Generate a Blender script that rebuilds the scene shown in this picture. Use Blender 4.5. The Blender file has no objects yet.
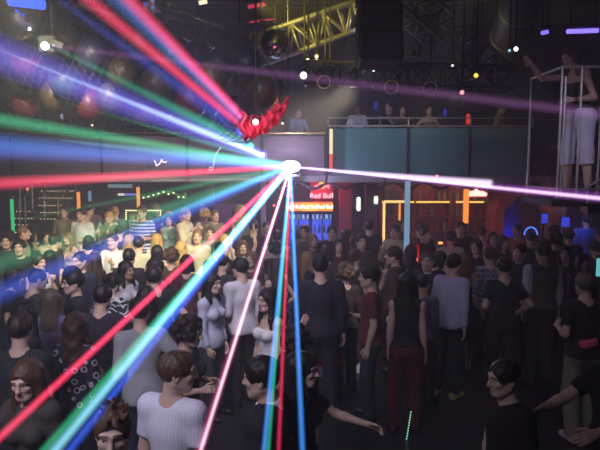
import bpy, math, random
import numpy as np
from mathutils import Vector, Matrix, Euler

scene = bpy.context.scene
COL = scene.collection
PI = math.pi

# ------------------------------------------------------------------ camera
PITCH = math.radians(5.68)
EYE = Vector((0.0, 0.0, 2.9))
FPX = 583.0
HAZE = 0.031          # density of the fog in the hall
cam_data = bpy.data.cameras.new('camera')
cam_data.sensor_width = 36.0
cam_data.lens = 36.0 * FPX / 600.0
cam_data.clip_start = 0.05
cam_data.clip_end = 200.0
cam = bpy.data.objects.new('camera', cam_data)
cam.location = EYE
cam.rotation_euler = (PI / 2 - PITCH, 0, 0)
COL.objects.link(cam)
scene.camera = cam


def ray(px, py):
    cx, cy = (px - 300) / FPX, (225 - py) / FPX
    c, s = math.cos(PITCH), math.sin(PITCH)
    return Vector((cx, c + cy * s, -s + cy * c))


def at(px, py, Y):
    d = ray(px, py)
    return EYE + d * (Y / d.y)


def at_z(px, py, z):
    d = ray(px, py)
    return EYE + d * ((z - EYE.z) / d.z)


# ------------------------------------------------------------------ world, exposure, light
world = bpy.data.worlds.new('world')
scene.world = world
world.use_nodes = True
world.node_tree.nodes['Background'].inputs['Color'].default_value = (0.25, 0.22, 0.4, 1)
world.node_tree.nodes['Background'].inputs['Strength'].default_value = 0.004
vs = scene.view_settings
scene.display_settings.display_device = 'sRGB'
vs.view_transform = 'Standard'
vs.look = 'None'
vs.gamma = 1.0
vs.use_curve_mapping = False
vs.exposure = 0.0
cy = scene.cycles
cy.max_bounces = 5
cy.diffuse_bounces = 2
cy.glossy_bounces = 3
cy.transmission_bounces = 4
cy.volume_bounces = 0
cy.transparent_max_bounces = 64
cy.sample_clamp_indirect = 2.0
cy.sample_clamp_direct = 0.0
cy.use_denoising = True
cy.caustics_reflective = False
cy.caustics_refractive = False


def lamp(kind, name, loc, energy, color, target=None, **kw):
    d = bpy.data.lights.new(name, kind)
    d.energy = energy
    d.color = color
    for k, v in kw.items():
        setattr(d, k, v)
    o = bpy.data.objects.new(name, d)
    o.location = loc
    if target is not None:
        o.rotation_euler = (Vector(target) - Vector(loc)).to_track_quat('-Z', 'Y').to_euler()
    COL.objects.link(o)
    return o


# soft glow of the rig over the dance floor
lamp('AREA', 'rig_glow_front', (-2.6, 0.4, 5.4), 44, (0.82, 0.78, 1.0), (-1.9, 4.4, 0.8), shape='RECTANGLE', size=2.2, size_y=1.0, spread=math.radians(74))
lamp('SPOT', 'fill_spot_back_corner', (0.7, 7.3, 3.85), 1900, (1.0, 0.87, 0.58), (-3.6, 12.0, 1.5), spot_size=math.radians(52), spot_blend=1.0, shadow_soft_size=0.15)  # unseen spot, added to light the crowd at the back
lamp('SPOT', 'fill_spot_left_crowd', (-2.4, 4.4, 5.0), 2600, (1.0, 0.90, 0.60), (-3.6, 10.4, 1.3), spot_size=math.radians(44), spot_blend=1.0, shadow_soft_size=0.15)  # second unseen lamp, added so the left crowd is not dim
lamp('SPOT', 'wash_spot_dancers', (-1.4, 3.6, 5.6), 900, (0.88, 0.85, 1.0), (-1.6, 8.4, 1.3), spot_size=math.radians(66), spot_blend=1.0, shadow_soft_size=0.15)
lamp('SPOT', 'fill_spot_white_top', (1.0, 2.8, 5.4), 260, (1.0, 0.92, 0.95), (-0.42, 5.3, 1.2), spot_size=math.radians(16), spot_blend=0.8, shadow_soft_size=0.1)  # added lamp without a fixture, brightens the white strapless top
lamp('SPOT', 'wash_spot_floor', (2.0, 3.2, 5.6), 95, (0.78, 0.72, 1.0), (2.2, 7.4, 1.4), spot_size=math.radians(70), spot_blend=1.0, shadow_soft_size=0.2)
lamp('SPOT', 'fill_spot_floor', (1.6, 4.2, 5.6), 900, (1.0, 0.95, 0.9), (0.70, 8.2, 0.1), spot_size=math.radians(9), spot_blend=0.5, shadow_soft_size=0.05)  # added narrow lamp with no fixture, picks out the bag and napkin
lamp('SPOT', 'wash_spot_balcony', (0.9, 8.6, 4.6), 48, (0.22, 0.72, 0.82), (1.6, 12.5, 3.3), spot_size=math.radians(75), spot_blend=1.0, shadow_soft_size=0.2)
lamp('SPOT', 'fill_spot_guests', (1.2, 8.8, 5.2), 170, (0.72, 0.65, 1.0), (1.6, 13.3, 4.2), spot_size=math.radians(70), spot_blend=1.0, shadow_soft_size=0.2)  # lilac light added to lift the dark balcony guests
lamp('SPOT', 'wash_spot_mezzanine', (-3.2, 9.7, 5.3), 60, (0.66, 0.50, 0.85), (-3.9, 13.0, 3.2), spot_size=math.radians(95), spot_blend=1.0, shadow_soft_size=0.2)
lamp('SPOT', 'wash_spot_truss', (-0.5, 7.0, 4.75), 300, (1.0, 0.82, 0.12), (0.55, 8.8, 5.2), spot_size=math.radians(64), spot_blend=0.8, shadow_soft_size=0.1)
lamp('SPOT', 'fill_spot_ceiling', (0.4, 6.8, 5.2), 50, (1.0, 0.92, 0.72), (-0.9, 10.0, 6.5), spot_size=math.radians(80), spot_blend=1.0, shadow_soft_size=0.2)  # added dim light that shows the joists, no lamp hangs here
lamp('SPOT', 'fill_spot_cage', (2.2, 3.6, 4.4), 100, (0.70, 0.62, 0.95), (3.12, 6.7, 3.25), spot_size=math.radians(24), spot_blend=0.8, shadow_soft_size=0.1)  # added unseen lamp, brightens the dancer's pale trousers

# ------------------------------------------------------------------ materials
MATS = {}


def nmat(name):
    m = bpy.data.materials.new(name)
    m.use_nodes = True
    nt = m.node_tree
    return m, nt, nt.nodes['Principled BSDF']


def mat(key, color, rough=0.6, metal=0.0, noise=0.18, scale=14.0, bump=0.0, spec=0.4):
    """A procedural surface: the base colour wanders a little with a noise texture."""
    k = (key, tuple(round(c, 3) for c in color))
    if k in MATS:
        return MATS[k]
    m, nt, b = nmat(key)
    tc = nt.nodes.new('ShaderNodeTexCoord')
    nz = nt.nodes.new('ShaderNodeTexNoise')
    nz.inputs['Scale'].default_value = scale
    nz.inputs['Detail'].default_value = 3
    nt.links.new(tc.outputs['Object'], nz.inputs['Vector'])
    mx = nt.nodes.new('ShaderNodeMix')
    mx.data_type = 'RGBA'
    mx.inputs[6].default_value = (*[max(0, c * (1 - noise)) for c in color], 1)
    mx.inputs[7].default_value = (*[min(1, c * (1 + noise)) for c in color], 1)
    nt.links.new(nz.outputs['Fac'], mx.inputs[0])
    nt.links.new(mx.outputs[2], b.inputs['Base Color'])
    b.inputs['Roughness'].default_value = rough
    b.inputs['Metallic'].default_value = metal
    b.inputs['Specular IOR Level'].default_value = spec
    if bump:
        bp = nt.nodes.new('ShaderNodeBump')
        bp.inputs['Strength'].default_value = bump
        bp.inputs['Distance'].default_value = 0.02
        nt.links.new(nz.outputs['Fac'], bp.inputs['Height'])
        nt.links.new(bp.outputs['Normal'], b.inputs['Normal'])
    MATS[k] = m
    return m


def glow(key, color, strength, sample=True):
    k = ('glow', key)
    if k in MATS:
        return MATS[k]
    m = bpy.data.materials.new(key)
    m.use_nodes = True
    nt = m.node_tree
    nt.nodes.clear()
    out = nt.nodes.new('ShaderNodeOutputMaterial')
    e = nt.nodes.new('ShaderNodeEmission')
    e.inputs['Color'].default_value = (*color, 1)
    e.inputs['Strength'].default_value = strength
    nt.links.new(e.outputs[0], out.inputs['Surface'])
    if not sample:
        m.cycles.emission_sampling = 'NONE'
    MATS[k] = m
    return m


def beam_mat(key, color, strength):
    """A laser beam in the club haze: a clear volume that gives off light."""
    k = ('beam', key)
    if k in MATS:
        return MATS[k]
    m = bpy.data.materials.new(key)
    m.use_nodes = True
    nt = m.node_tree
    nt.nodes.clear()
    out = nt.nodes.new('ShaderNodeOutputMaterial')
    t = nt.nodes.new('ShaderNodeBsdfTransparent')
    e0 = nt.nodes.new('ShaderNodeEmission')
    e0.inputs['Color'].default_value = (*color, 1)
    e0.inputs['Strength'].default_value = 0.012
    a = nt.nodes.new('ShaderNodeAddShader')
    nt.links.new(t.outputs[0], a.inputs[0])
    nt.links.new(e0.outputs[0], a.inputs[1])
    nt.links.new(a.outputs[0], out.inputs['Surface'])
    e = nt.nodes.new('ShaderNodeEmission')
    e.inputs['Color'].default_value = (*color, 1)
    e.inputs['Strength'].default_value = strength
    nt.links.new(e.outputs[0], out.inputs['Volume'])
    m.cycles.emission_sampling = 'NONE'
    MATS[k] = m
    return m


def stripes(key, c1, c2, scale=30, axis='Z', wavy=0.0, width=0.5, kind='BANDS'):
    k = ('stripes', key)
    if k in MATS:
        return MATS[k]
    m, nt, b = nmat(key)
    tc = nt.nodes.new('ShaderNodeTexCoord')
    w = nt.nodes.new('ShaderNodeTexWave')
    w.wave_type = kind
    if kind == 'BANDS':
        w.bands_direction = axis
    else:
        w.rings_direction = 'SPHERICAL'
    w.inputs['Scale'].default_value = scale
    w.inputs['Distortion'].default_value = wavy
    w.inputs['Detail Scale'].default_value = 2.0
    cr = nt.nodes.new('ShaderNodeValToRGB')
    cr.color_ramp.elements[0].position = width - 0.05
    cr.color_ramp.elements[0].color = (*c1, 1)
    cr.color_ramp.elements[1].position = width + 0.05
    cr.color_ramp.elements[1].color = (*c2, 1)
    nt.links.new(tc.outputs['Object'], w.inputs['Vector'])
    nt.links.new(w.outputs['Fac'], cr.inputs['Fac'])
    nt.links.new(cr.outputs['Color'], b.inputs['Base Color'])
    b.inputs['Roughness'].default_value = 0.8
    MATS[k] = m
    return m


def cells(key, c1, c2, scale=14, lo=0.18, hi=0.3):
    """Ring-like motifs of a printed fabric: distance bands of a cell texture."""
    k = ('cells', key)
    if k in MATS:
        return MATS[k]
    m, nt, b = nmat(key)
    tc = nt.nodes.new('ShaderNodeTexCoord')
    v = nt.nodes.new('ShaderNodeTexVoronoi')
    v.inputs['Scale'].default_value = scale
    cr = nt.nodes.new('ShaderNodeValToRGB')
    cr.color_ramp.interpolation = 'CONSTANT'
    e = cr.color_ramp.elements
    e[0].position = 0.0
    e[0].color = (*c1, 1)
    e[1].position = lo
    e[1].color = (*c2, 1)
    x = e.new(hi)
    x.color = (*c1, 1)
    nt.links.new(tc.outputs['Object'], v.inputs['Vector'])
    nt.links.new(v.outputs['Distance'], cr.inputs['Fac'])
    nt.links.new(cr.outputs['Color'], b.inputs['Base Color'])
    b.inputs['Roughness'].default_value = 0.8
    MATS[k] = m
    return m


def plaid(key, c1, c2, c3, scale=26):
    k = ('plaid', key)
    if k in MATS:
        return MATS[k]
    m, nt, b = nmat(key)
    tc = nt.nodes.new('ShaderNodeTexCoord')
    prev = None
    for ax, col in (('Z', c2), ('X', c3)):
        w = nt.nodes.new('ShaderNodeTexWave')
        w.bands_direction = ax
        w.inputs['Scale'].default_value = scale / 6
        nt.links.new(tc.outputs['Object'], w.inputs['Vector'])
        cr = nt.nodes.new('ShaderNodeValToRGB')
        cr.color_ramp.elements[0].position = 0.7
        cr.color_ramp.elements[1].position = 0.8
        nt.links.new(w.outputs['Fac'], cr.inputs['Fac'])
        mx = nt.nodes.new('ShaderNodeMix')
        mx.data_type = 'RGBA'
        nt.links.new(cr.outputs['Color'], mx.inputs[0])
        if prev is None:
            mx.inputs[6].default_value = (*c1, 1)
        else:
            nt.links.new(prev, mx.inputs[6])
        mx.inputs[7].default_value = (*col, 1)
        prev = mx.outputs[2]
    nt.links.new(prev, b.inputs['Base Color'])
    b.inputs['Roughness'].default_value = 0.85
    MATS[k] = m
    return m


def brick(key, c1, c2, mortar, scale=4.0, w=0.5, h=0.25):
    k = ('brick', key)
    if k in MATS:
        return MATS[k]
    m, nt, b = nmat(key)
    tc = nt.nodes.new('ShaderNodeTexCoord')
    mp = nt.nodes.new('ShaderNodeMapping')
    mp.inputs['Rotation'].default_value = (PI / 2, 0, 0)
    br = nt.nodes.new('ShaderNodeTexBrick')
    br.inputs['Color1'].default_value = (*c1, 1)
    br.inputs['Color2'].default_value = (*c2, 1)
    br.inputs['Mortar'].default_value = (*mortar, 1)
    br.inputs['Scale'].default_value = scale
    nt.links.new(tc.outputs['Object'], mp.inputs['Vector'])
    nt.links.new(mp.outputs['Vector'], br.inputs['Vector'])
    nt.links.new(br.outputs['Color'], b.inputs['Base Color'])
    b.inputs['Roughness'].default_value = 0.85
    MATS[k] = m
    return m


def glass(key, color, alpha=0.35, rough=0.25):
    k = ('glass', key)
    if k in MATS:
        return MATS[k]
    m, nt, b = nmat(key)
    b.inputs['Base Color'].default_value = (*color, 1)
    b.inputs['Roughness'].default_value = rough
    b.inputs['Alpha'].default_value = alpha
    nz = nt.nodes.new('ShaderNodeTexNoise')
    nz.inputs['Scale'].default_value = 3
    rm = nt.nodes.new('ShaderNodeMapRange')
    rm.inputs['To Min'].default_value = max(0, rough - 0.08)
    rm.inputs['To Max'].default_value = rough + 0.08
    nt.links.new(nz.outputs['Fac'], rm.inputs['Value'])
    nt.links.new(rm.outputs['Result'], b.inputs['Roughness'])
    MATS[k] = m
    return m


# ------------------------------------------------------------------ objects
def tag(o, label=None, cat=None, group=None, kind=None):
    if label:
        o['label'] = label
    if cat:
        o['category'] = cat
    if group:
        o['group'] = group
    if kind:
        o['kind'] = kind
    return o


def thing(name, loc, label, cat, group=None, rz=0.0):
    o = bpy.data.objects.new(name, None)
    o.empty_display_size = 0.1
    o.location = loc
    o.rotation_euler = (0, 0, rz)
    COL.objects.link(o)
    return tag(o, label, cat, group)


def link(name, me, parent=None, loc=None):
    o = bpy.data.objects.new(name, me)
    COL.objects.link(o)
    if parent is not None:
        o.parent = parent
    if loc is not None:
        o.location = loc
    return o


def raw_mesh(name, verts, loops, starts, mats, mat_idx=None, smooth=True):
    me = bpy.data.meshes.new(name)
    me.vertices.add(len(verts))
    me.vertices.foreach_set('co', np.asarray(verts, np.float32).ravel())
    me.loops.add(len(loops))
    me.loops.foreach_set('vertex_index', np.asarray(loops, np.int32))
    me.polygons.add(len(starts))
    me.polygons.foreach_set('loop_start', np.asarray(starts, np.int32))
    if mat_idx is not None:
        me.polygons.foreach_set('material_index', np.asarray(mat_idx, np.int32))
    me.polygons.foreach_set('use_smooth', np.full(len(starts), smooth, bool))
    for m in mats:
        me.materials.append(m)
    me.update(calc_edges=True)
    return me


def frame_of(d, hint=(0, 0, 1)):
    d = Vector(d).normalized()
    h = Vector(hint)
    if abs(d.dot(h)) > 0.97:
        h = Vector((1, 0, 0)) if abs(d.x) < 0.9 else Vector((0, 1, 0))
    u = d.cross(h).normalized()
    v = d.cross(u).normalized()
    return u, v, d


class MB:
    """Collects boxes, tubes, balls and plates; build() links them as one mesh object."""

    def __init__(self):
        self.v, self.f, self.mi = [], [], []
        self.cur = 0

    def _add(self, vs_, fs):
        n = len(self.v)
        self.v += [tuple(p) for p in vs_]
        self.f += [tuple(i + n for i in f) for f in fs]
        self.mi += [self.cur] * len(fs)
        return self

    def box(self, c, s, R=None):
        hx, hy, hz = s[0] / 2, s[1] / 2, s[2] / 2
        b = min(hx, hy, hz) * 0.18
        pts, c = [], Vector(c)
        # bevelled box: three shrunken rectangles per axis
        def P(x, y, z):
            p = Vector((x, y, z))
            return c + (R @ p if R is not None else p)
        idx = {}
        for sx in (-1, 1):
            for sy in (-1, 1):
                for sz in (-1, 1):
                    for k, q in enumerate(((hx, hy - b, hz - b), (hx - b, hy, hz - b), (hx - b, hy - b, hz))):
                        idx[(sx, sy, sz, k)] = len(pts)
                        pts.append(P(sx * q[0], sy * q[1], sz * q[2]))
        F = []
        for s_ in (-1, 1):
            o = [(-1, -1), (1, -1), (1, 1), (-1, 1)]
            if s_ < 0:
                o = o[::-1]
            F.append([idx[(s_, a, d, 0)] for a, d in o])
            F.append([idx[(d, s_, a, 1)] for a, d in o])
            F.append([idx[(a, d, s_, 2)] for a, d in o])
        for a in (-1, 1):
            for d in (-1, 1):
                F.append([idx[(a, d, -1, 0)], idx[(a, d, -1, 1)], idx[(a, d, 1, 1)], idx[(a, d, 1, 0)]])
                F.append([idx[(-1, a, d, 1)], idx[(-1, a, d, 2)], idx[(1, a, d, 2)], idx[(1, a, d, 1)]])
                F.append([idx[(a, -1, d, 0)], idx[(a, -1, d, 2)], idx[(a, 1, d, 2)], idx[(a, 1, d, 0)]])
                for e in (-1, 1):
                    F.append([idx[(a, d, e, 0)], idx[(a, d, e, 1)], idx[(a, d, e, 2)]])
        return self._add(pts, F)

    def tube(self, p0, p1, r0, r1=None, n=10, caps=True):
        r1 = r0 if r1 is None else r1
        p0, p1 = Vector(p0), Vector(p1)
        u, v, _ = frame_of(p1 - p0)
        pts = []
        for p, r in ((p0, r0), (p1, r1)):
            for k in range(n):
                a = 2 * PI * k / n
                pts.append(p + u * (r * math.cos(a)) + v * (r * math.sin(a)))
        F = [(k, (k + 1) % n, n + (k + 1) % n, n + k) for k in range(n)]
        if caps:
            F += [tuple(range(n))[::-1], tuple(range(n, 2 * n))]
        return self._add(pts, F)

    def path(self, P, r, n=8, closed=False):
        P = [Vector(p) for p in P]
        rings, m = [], len(P)
        for i, p in enumerate(P):
            a = P[(i - 1) % m] if (closed or i) else P[i]
            b = P[(i + 1) % m] if (closed or i < m - 1) else P[i]
            u, v, _ = frame_of(b - a, (0.13, 0.21, 1))
            rr = r[i] if isinstance(r, (list, tuple)) else r
            rings.append([p + u * (rr * math.cos(2 * PI * k / n)) + v * (rr * math.sin(2 * PI * k / n)) for k in range(n)])
        F = []
        for i in range(m if closed else m - 1):
            j = (i + 1) % m
            F += [(i * n + k, i * n + (k + 1) % n, j * n + (k + 1) % n, j * n + k) for k in range(n)]
        if not closed:
            F += [tuple(range(n))[::-1], tuple((m - 1) * n + k for k in range(n))]
        return self._add([q for R_ in rings for q in R_], F)

    def ball(self, c, r, nu=16, nv=10, sq=(1, 1, 1)):
        c = Vector(c)
        pts = [c + Vector((0, 0, r * sq[2]))]
        for i in range(1, nv):
            t = PI * i / nv
            for k in range(nu):
                a = 2 * PI * k / nu
                pts.append(c + Vector((r * sq[0] * math.sin(t) * math.cos(a), r * sq[1] * math.sin(t) * math.sin(a), r * sq[2] * math.cos(t))))
        pts.append(c - Vector((0, 0, r * sq[2])))
        F = [(0, 1 + k, 1 + (k + 1) % nu) for k in range(nu)]
        for i in range(nv - 2):
            a, b = 1 + i * nu, 1 + (i + 1) * nu
            F += [(a + k, b + k, b + (k + 1) % nu, a + (k + 1) % nu) for k in range(nu)]
        a, e = 1 + (nv - 2) * nu, len(pts) - 1
        F += [(a + k, e, a + (k + 1) % nu) for k in range(nu)]
        return self._add(pts, F)

    def lathe(self, prof, c=(0, 0, 0), n=14, R=None):
        c = Vector(c)
        pts = []
        for r, z in prof:
            for k in range(n):
                a = 2 * PI * k / n
                p = Vector((r * math.cos(a), r * math.sin(a), z))
                pts.append(c + (R @ p if R is not None else p))
        m = len(prof)
        F = []
        for i in range(m - 1):
            F += [(i * n + k, i * n + (k + 1) % n, (i + 1) * n + (k + 1) % n, (i + 1) * n + k) for k in range(n)]
        F += [tuple(range(n))[::-1], tuple((m - 1) * n + k for k in range(n))]
        return self._add(pts, F)

    def plate(self, pts2, y0, y1, R=None, c=(0, 0, 0)):
        """Outline in x,z extruded from y0 to y1."""
        c = Vector(c)
        n = len(pts2)
        q = [Vector((x, y, z)) for y in (y0, y1) for x, z in pts2]
        q = [c + (R @ p if R is not None else p) for p in q]
        F = [tuple(range(n)), tuple(range(2 * n - 1, n - 1, -1))]
        F += [(k, n + k, n + (k + 1) % n, (k + 1) % n) for k in range(n)]
        return self._add(q, F)

    def ring(self, c, R0, r, normal, n=22, m=8):
        u, v, _ = frame_of(normal)
        c = Vector(c)
        return self.path([c + (u * math.cos(2 * PI * k / n) + v * math.sin(2 * PI * k / n)) * R0 for k in range(n)], r, m, True)

    def build(self, name, mats, parent=None, smooth=False, loc=None):
        mats = mats if isinstance(mats, (list, tuple)) else [mats]
        loops, starts, s = [], [], 0
        for f in self.f:
            starts.append(s)
            loops += f
            s += len(f)
        me = raw_mesh(name, self.v, loops, starts, mats, self.mi, smooth)
        return link(name, me, parent, loc)


def text_mesh(name, body, size, material, parent, loc, extrude=0.01, bold=0.0, rot=(PI / 2, 0, 0)):
    cu = bpy.data.curves.new(name, 'FONT')
    cu.body = body
    cu.size = size
    cu.extrude = extrude
    cu.offset = bold
    cu.align_x = 'CENTER'
    cu.align_y = 'CENTER'
    tmp = bpy.data.objects.new(name + '_source', cu)
    COL.objects.link(tmp)
    dg = bpy.context.evaluated_depsgraph_get()
    me = bpy.data.meshes.new_from_object(tmp.evaluated_get(dg))
    bpy.data.objects.remove(tmp)
    bpy.data.curves.remove(cu)
    me.materials.clear()
    me.materials.append(material)
    o = link(name, me, parent, loc)
    o.rotation_euler = rot
    return o

# ------------------------------------------------------------------ setting
rng = random.Random(7)
DARK = (0.022, 0.021, 0.025)
M_dark = mat('dark_paint', DARK, 0.6)
M_black = mat('black_metal', (0.012, 0.012, 0.014), 0.45)
M_steel = mat('steel', (0.32, 0.32, 0.34), 0.38, 0.8)
M_chrome = mat('chrome', (0.75, 0.75, 0.78), 0.15, 1.0, noise=0.03)
M_grey = mat('grey_paint', (0.30, 0.30, 0.33), 0.55)
M_alu = mat('aluminium', (0.55, 0.55, 0.52), 0.4, 0.6)


def struct(name, c, s, m):
    o = MB().box((0, 0, 0), s).build(name, m, loc=c)
    o['kind'] = 'structure'
    return o


struct('floor', (0, 7.5, -0.05), (17.4, 19, 0.1), mat('floor_vinyl', (0.030, 0.029, 0.033), 0.35, noise=0.4, scale=3))
struct('ceiling', (0, 7.5, 6.55), (17.4, 19, 0.1), mat('ceiling_paint', (0.022, 0.021, 0.021), 0.8))
struct('wall_back', (0, 15.6, 3.25), (17.4, 0.2, 6.7), mat('wall_plum', (0.045, 0.028, 0.05), 0.8, noise=0.35, scale=2))
struct('wall_left', (-8.6, 7.5, 3.25), (0.2, 19, 6.7), mat('wall_plum', (0.045, 0.028, 0.05), 0.8, noise=0.35, scale=2))
struct('wall_right', (8.6, 7.5, 3.25), (0.2, 19, 6.7), mat('wall_brown', (0.035, 0.025, 0.022), 0.8, noise=0.35, scale=2))
for i, y in enumerate((8.8, 10.4, 12.0, 13.6)):
    o = MB()
    o.box((0, 0, 0.16), (17.0, 0.22, 0.03)).box((0, 0, -0.16), (17.0, 0.22, 0.03)).box((0, 0, 0), (17.0, 0.04, 0.32))
    o = o.build('trim_%d' % (i + 1), mat('joist_paint', (0.10, 0.10, 0.085), 0.55), loc=(0, y, 6.32))
    o['kind'] = 'structure'


struct('trim_9', (-3.6, 13.25, 0.125), (5.6, 4.3, 0.25), mat('dais_board', (0.05, 0.045, 0.045), 0.6))
DAIS = (-6.3, -0.9, 11.3, 15.2)


def tube_v(px, y0, y1, Y):
    a, b = at(px, y0, Y), at(px, y1, Y)
    x = (a.x + b.x) / 2
    return Vector((x, Y, a.z)), Vector((x, Y, b.z))


# ---- haze from the fog machine, filling the hall
hz = bpy.data.materials.new('club_haze')
hz.use_nodes = True
hz.node_tree.nodes.clear()
ho_ = hz.node_tree.nodes.new('ShaderNodeOutputMaterial')
hs_ = hz.node_tree.nodes.new('ShaderNodeVolumeScatter')
hs_.inputs['Color'].default_value = (0.85, 0.85, 0.9, 1)
hs_.inputs['Density'].default_value = HAZE
hs_.inputs['Anisotropy'].default_value = 0.35
hz.node_tree.links.new(hs_.outputs[0], ho_.inputs['Volume'])
o = MB().plate([(-8.58, -3.29), (8.58, -3.29), (8.58, 3.29), (-8.58, 3.29)], -8.8, 8.8).build('haze', hz, None, False, loc=(0, 6.74, 3.25))
tag(o, 'thin bluish haze hanging in the whole hall', 'haze', kind='stuff')

# ---- balconies: deck, fascia, panels between posts, two rails
def balcony(name, label, x0, x1, Y, posts, z_top, panel_m, rails, glass_top=None):
    r = thing(name, ((x0 + x1) / 2, Y, 2.6), label, 'balcony')
    r0 = r.location
    L = x1 - x0
    MB().box((0, 1.2, 0.05), (L, 2.4, 0.1)).build('deck', mat('deck_board', (0.05, 0.045, 0.045), 0.7), r)
    MB().box((0, 0, 0.045), (L, 0.08, 0.15)).build('fascia', M_grey, r)
    xs = [x0] + posts + [x1]
    for p in xs:
        MB().box((p - r0.x, 0.02, (z_top - 2.6) / 2 + 0.06), (0.06, 0.06, z_top - 2.66)).build('post', M_black, r)
    for a, b in zip(xs, xs[1:]):
        MB().box(((a + b) / 2 - r0.x, 0.03, 0.13 + (z_top - 2.78) / 2), (b - a - 0.06, 0.025, z_top - 2.78)).build('panel', panel_m, r)
    for k, (z, rad, m) in enumerate(rails):
        MB().tube((-L / 2, 0.0, z - 2.6), (L / 2, 0.0, z - 2.6), rad).build('handrail', m, r)
        if z > z_top + 0.1:
            for p in xs:
                MB().tube((p - r0.x, 0, z_top - 2.62), (p - r0.x, 0, z - 2.6), 0.014).build('rail_post', m, r)
    return r


BY = 12.5
X = lambda px, Y=BY: at(px, 150, Y).x
zt = at(330, 126, BY).z
M_teal = mat('teal_panel', (0.10, 0.30, 0.31), 0.5, noise=0.35, scale=1.6)
balcony('balcony', 'balcony with a teal panelled front hanging above the bar', X(328), X(532), BY, [X(408), X(470)], zt, M_teal,
        [(zt, 0.022, M_alu), (at(330, 118, BY).z, 0.016, M_alu)])
MY = 13.0
balcony('balcony', 'long mezzanine with a low yellow rail running behind the laser projector', -8.4, X(327, MY) - 0.03, MY, [-6.4, -4.4, -2.5, X(262, MY)], at(290, 134, MY).z,
        mat('mauve_panel', (0.20, 0.15, 0.21), 0.6, noise=0.35, scale=1.3), [(at(290, 133, MY).z, 0.022, mat('brass_rail', (0.6, 0.5, 0.2), 0.35, 0.7))])
balcony('balcony', 'dark raised deck behind the dancer cage, joining the teal balcony', X(536), 8.3, 11.9, [X(580)], 3.3, M_dark, [(3.32, 0.018, M_steel)])

# lit tube standing at the corner of the teal balcony
a, b = tube_v(331, 129, 172, BY - 0.12)
r = thing('light_tube', b, 'white and red light tube standing at the corner of the teal balcony', 'light tube')
h_ = a.z - b.z
MB().tube((0, 0, h_ * 0.42), (0, 0, h_), 0.035).build('upper_tube', glow('tube_warm_white', (1.0, 0.85, 0.5), 1.3), r)
MB().tube((0, 0, 0.02), (0, 0, h_ * 0.42), 0.035).build('lower_tube', glow('tube_red', (1.0, 0.12, 0.10), 1.2), r)
for z0 in (-0.03, h_):
    MB().tube((0, 0, z0), (0, 0, z0 + 0.05), 0.045).build('end_cap', M_black, r)
MB().box((0, 0.06, h_ / 2), (0.03, 0.08, h_ * 0.9)).build('bracket', M_black, r)


def light_tube(px, y0, y1, Y, label, color, strength, rad=0.035, to_floor=True):
    a, b = tube_v(px, y0, y1, Y)
    zf_ = 0.25 if DAIS[0] - 0.1 < a.x < DAIS[1] + 0.1 and Y > 11.1 else 0.0
    a.z, b.z = a.z - zf_, b.z - zf_
    r = thing('light_tube', (a.x, Y, zf_), label, 'light tube')
    MB().tube((0, 0, b.z), (0, 0, a.z), rad).build('tube', glow('tube_' + label, color, strength), r)
    for z0 in (a.z, b.z - 0.05):
        MB().tube((0, 0, z0), (0, 0, z0 + 0.05), rad * 1.3).build('end_cap', M_black, r)
    MB().tube((0, 0, 0.02), (0, 0, b.z - 0.04), rad * 0.7).build('pole', M_black, r)
    MB().lathe([(0.14, 0), (0.14, 0.02), (0.04, 0.04), (0.03, 0.06)]).build('base', M_black, r)
    return r


light_tube(12.5, 199, 236, 12.2, 'green light tube beside the lit stairs', (0.05, 0.85, 0.32), 0.75)
light_tube(79, 192, 234, 12.4, 'orange light tube behind the man in the pale shirt', (1.0, 0.30, 0.06), 1.3)
light_tube(90, 191, 213, 13.2, 'short pale blue light tube next to an orange one', (0.25, 0.45, 0.75), 0.6)
light_tube(138.5, 187, 224, 12.6, 'orange light tube with a tinsel garland tied to it', (1.0, 0.42, 0.10), 1.2)
light_tube(407, 181, 258, 9.5, 'pale blue light pole before the bar shelves', (0.28, 0.46, 0.70), 0.75, 0.045)
light_tube(598.5, 258, 276, 8.4, 'short cyan light tube at the edge behind the crowd', (0.2, 0.8, 0.9), 0.7, 0.03)

# ---- laser projector and its beams
SP = at(290.5, 166.5, 12.28)
r = thing('laser_projector', SP + Vector((0, 0.2, -0.09)), 'laser projector flaring white on the mezzanine edge', 'projector')
MB().box((0, 0.08, 0.06), (0.34, 0.30, 0.22)).build('housing', M_black, r)
MB().lathe([(0.07, 0), (0.07, 0.05), (0.05, 0.05)], (0, -0.07, 0.09), 16, Matrix.Rotation(PI / 2, 3, 'X')).build('lens_ring', M_steel, r)
MB().ball((0, -0.11, 0.09), 0.15, 18, 12, (1.4, 0.6, 0.85)).build('lens', glow('laser_glare', (0.92, 0.85, 1.0), 9.0), r)  # ball swollen beyond the lens to give the shape of its glare
MB().box((0, 0.1, -0.09), (0.4, 0.06, 0.08)).box((-0.19, 0.1, 0.0), (0.02, 0.06, 0.2)).box((0.19, 0.1, 0.0), (0.02, 0.06, 0.2)).build('yoke', M_steel, r)
MB().box((0.0, 0.5, -0.11), (0.06, 0.9, 0.05)).build('bracket', M_steel, r)

RED, GRN, BLU, AZU, CYA, WHT, PUR, MAG = (1, .04, .13), (.02, .62, .22), (.06, .12, .95), (.06, .33, 1.0), (.2, .85, .85), (.95, .85, 1), (.34, .22, .75), (1, .10, .35)


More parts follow.
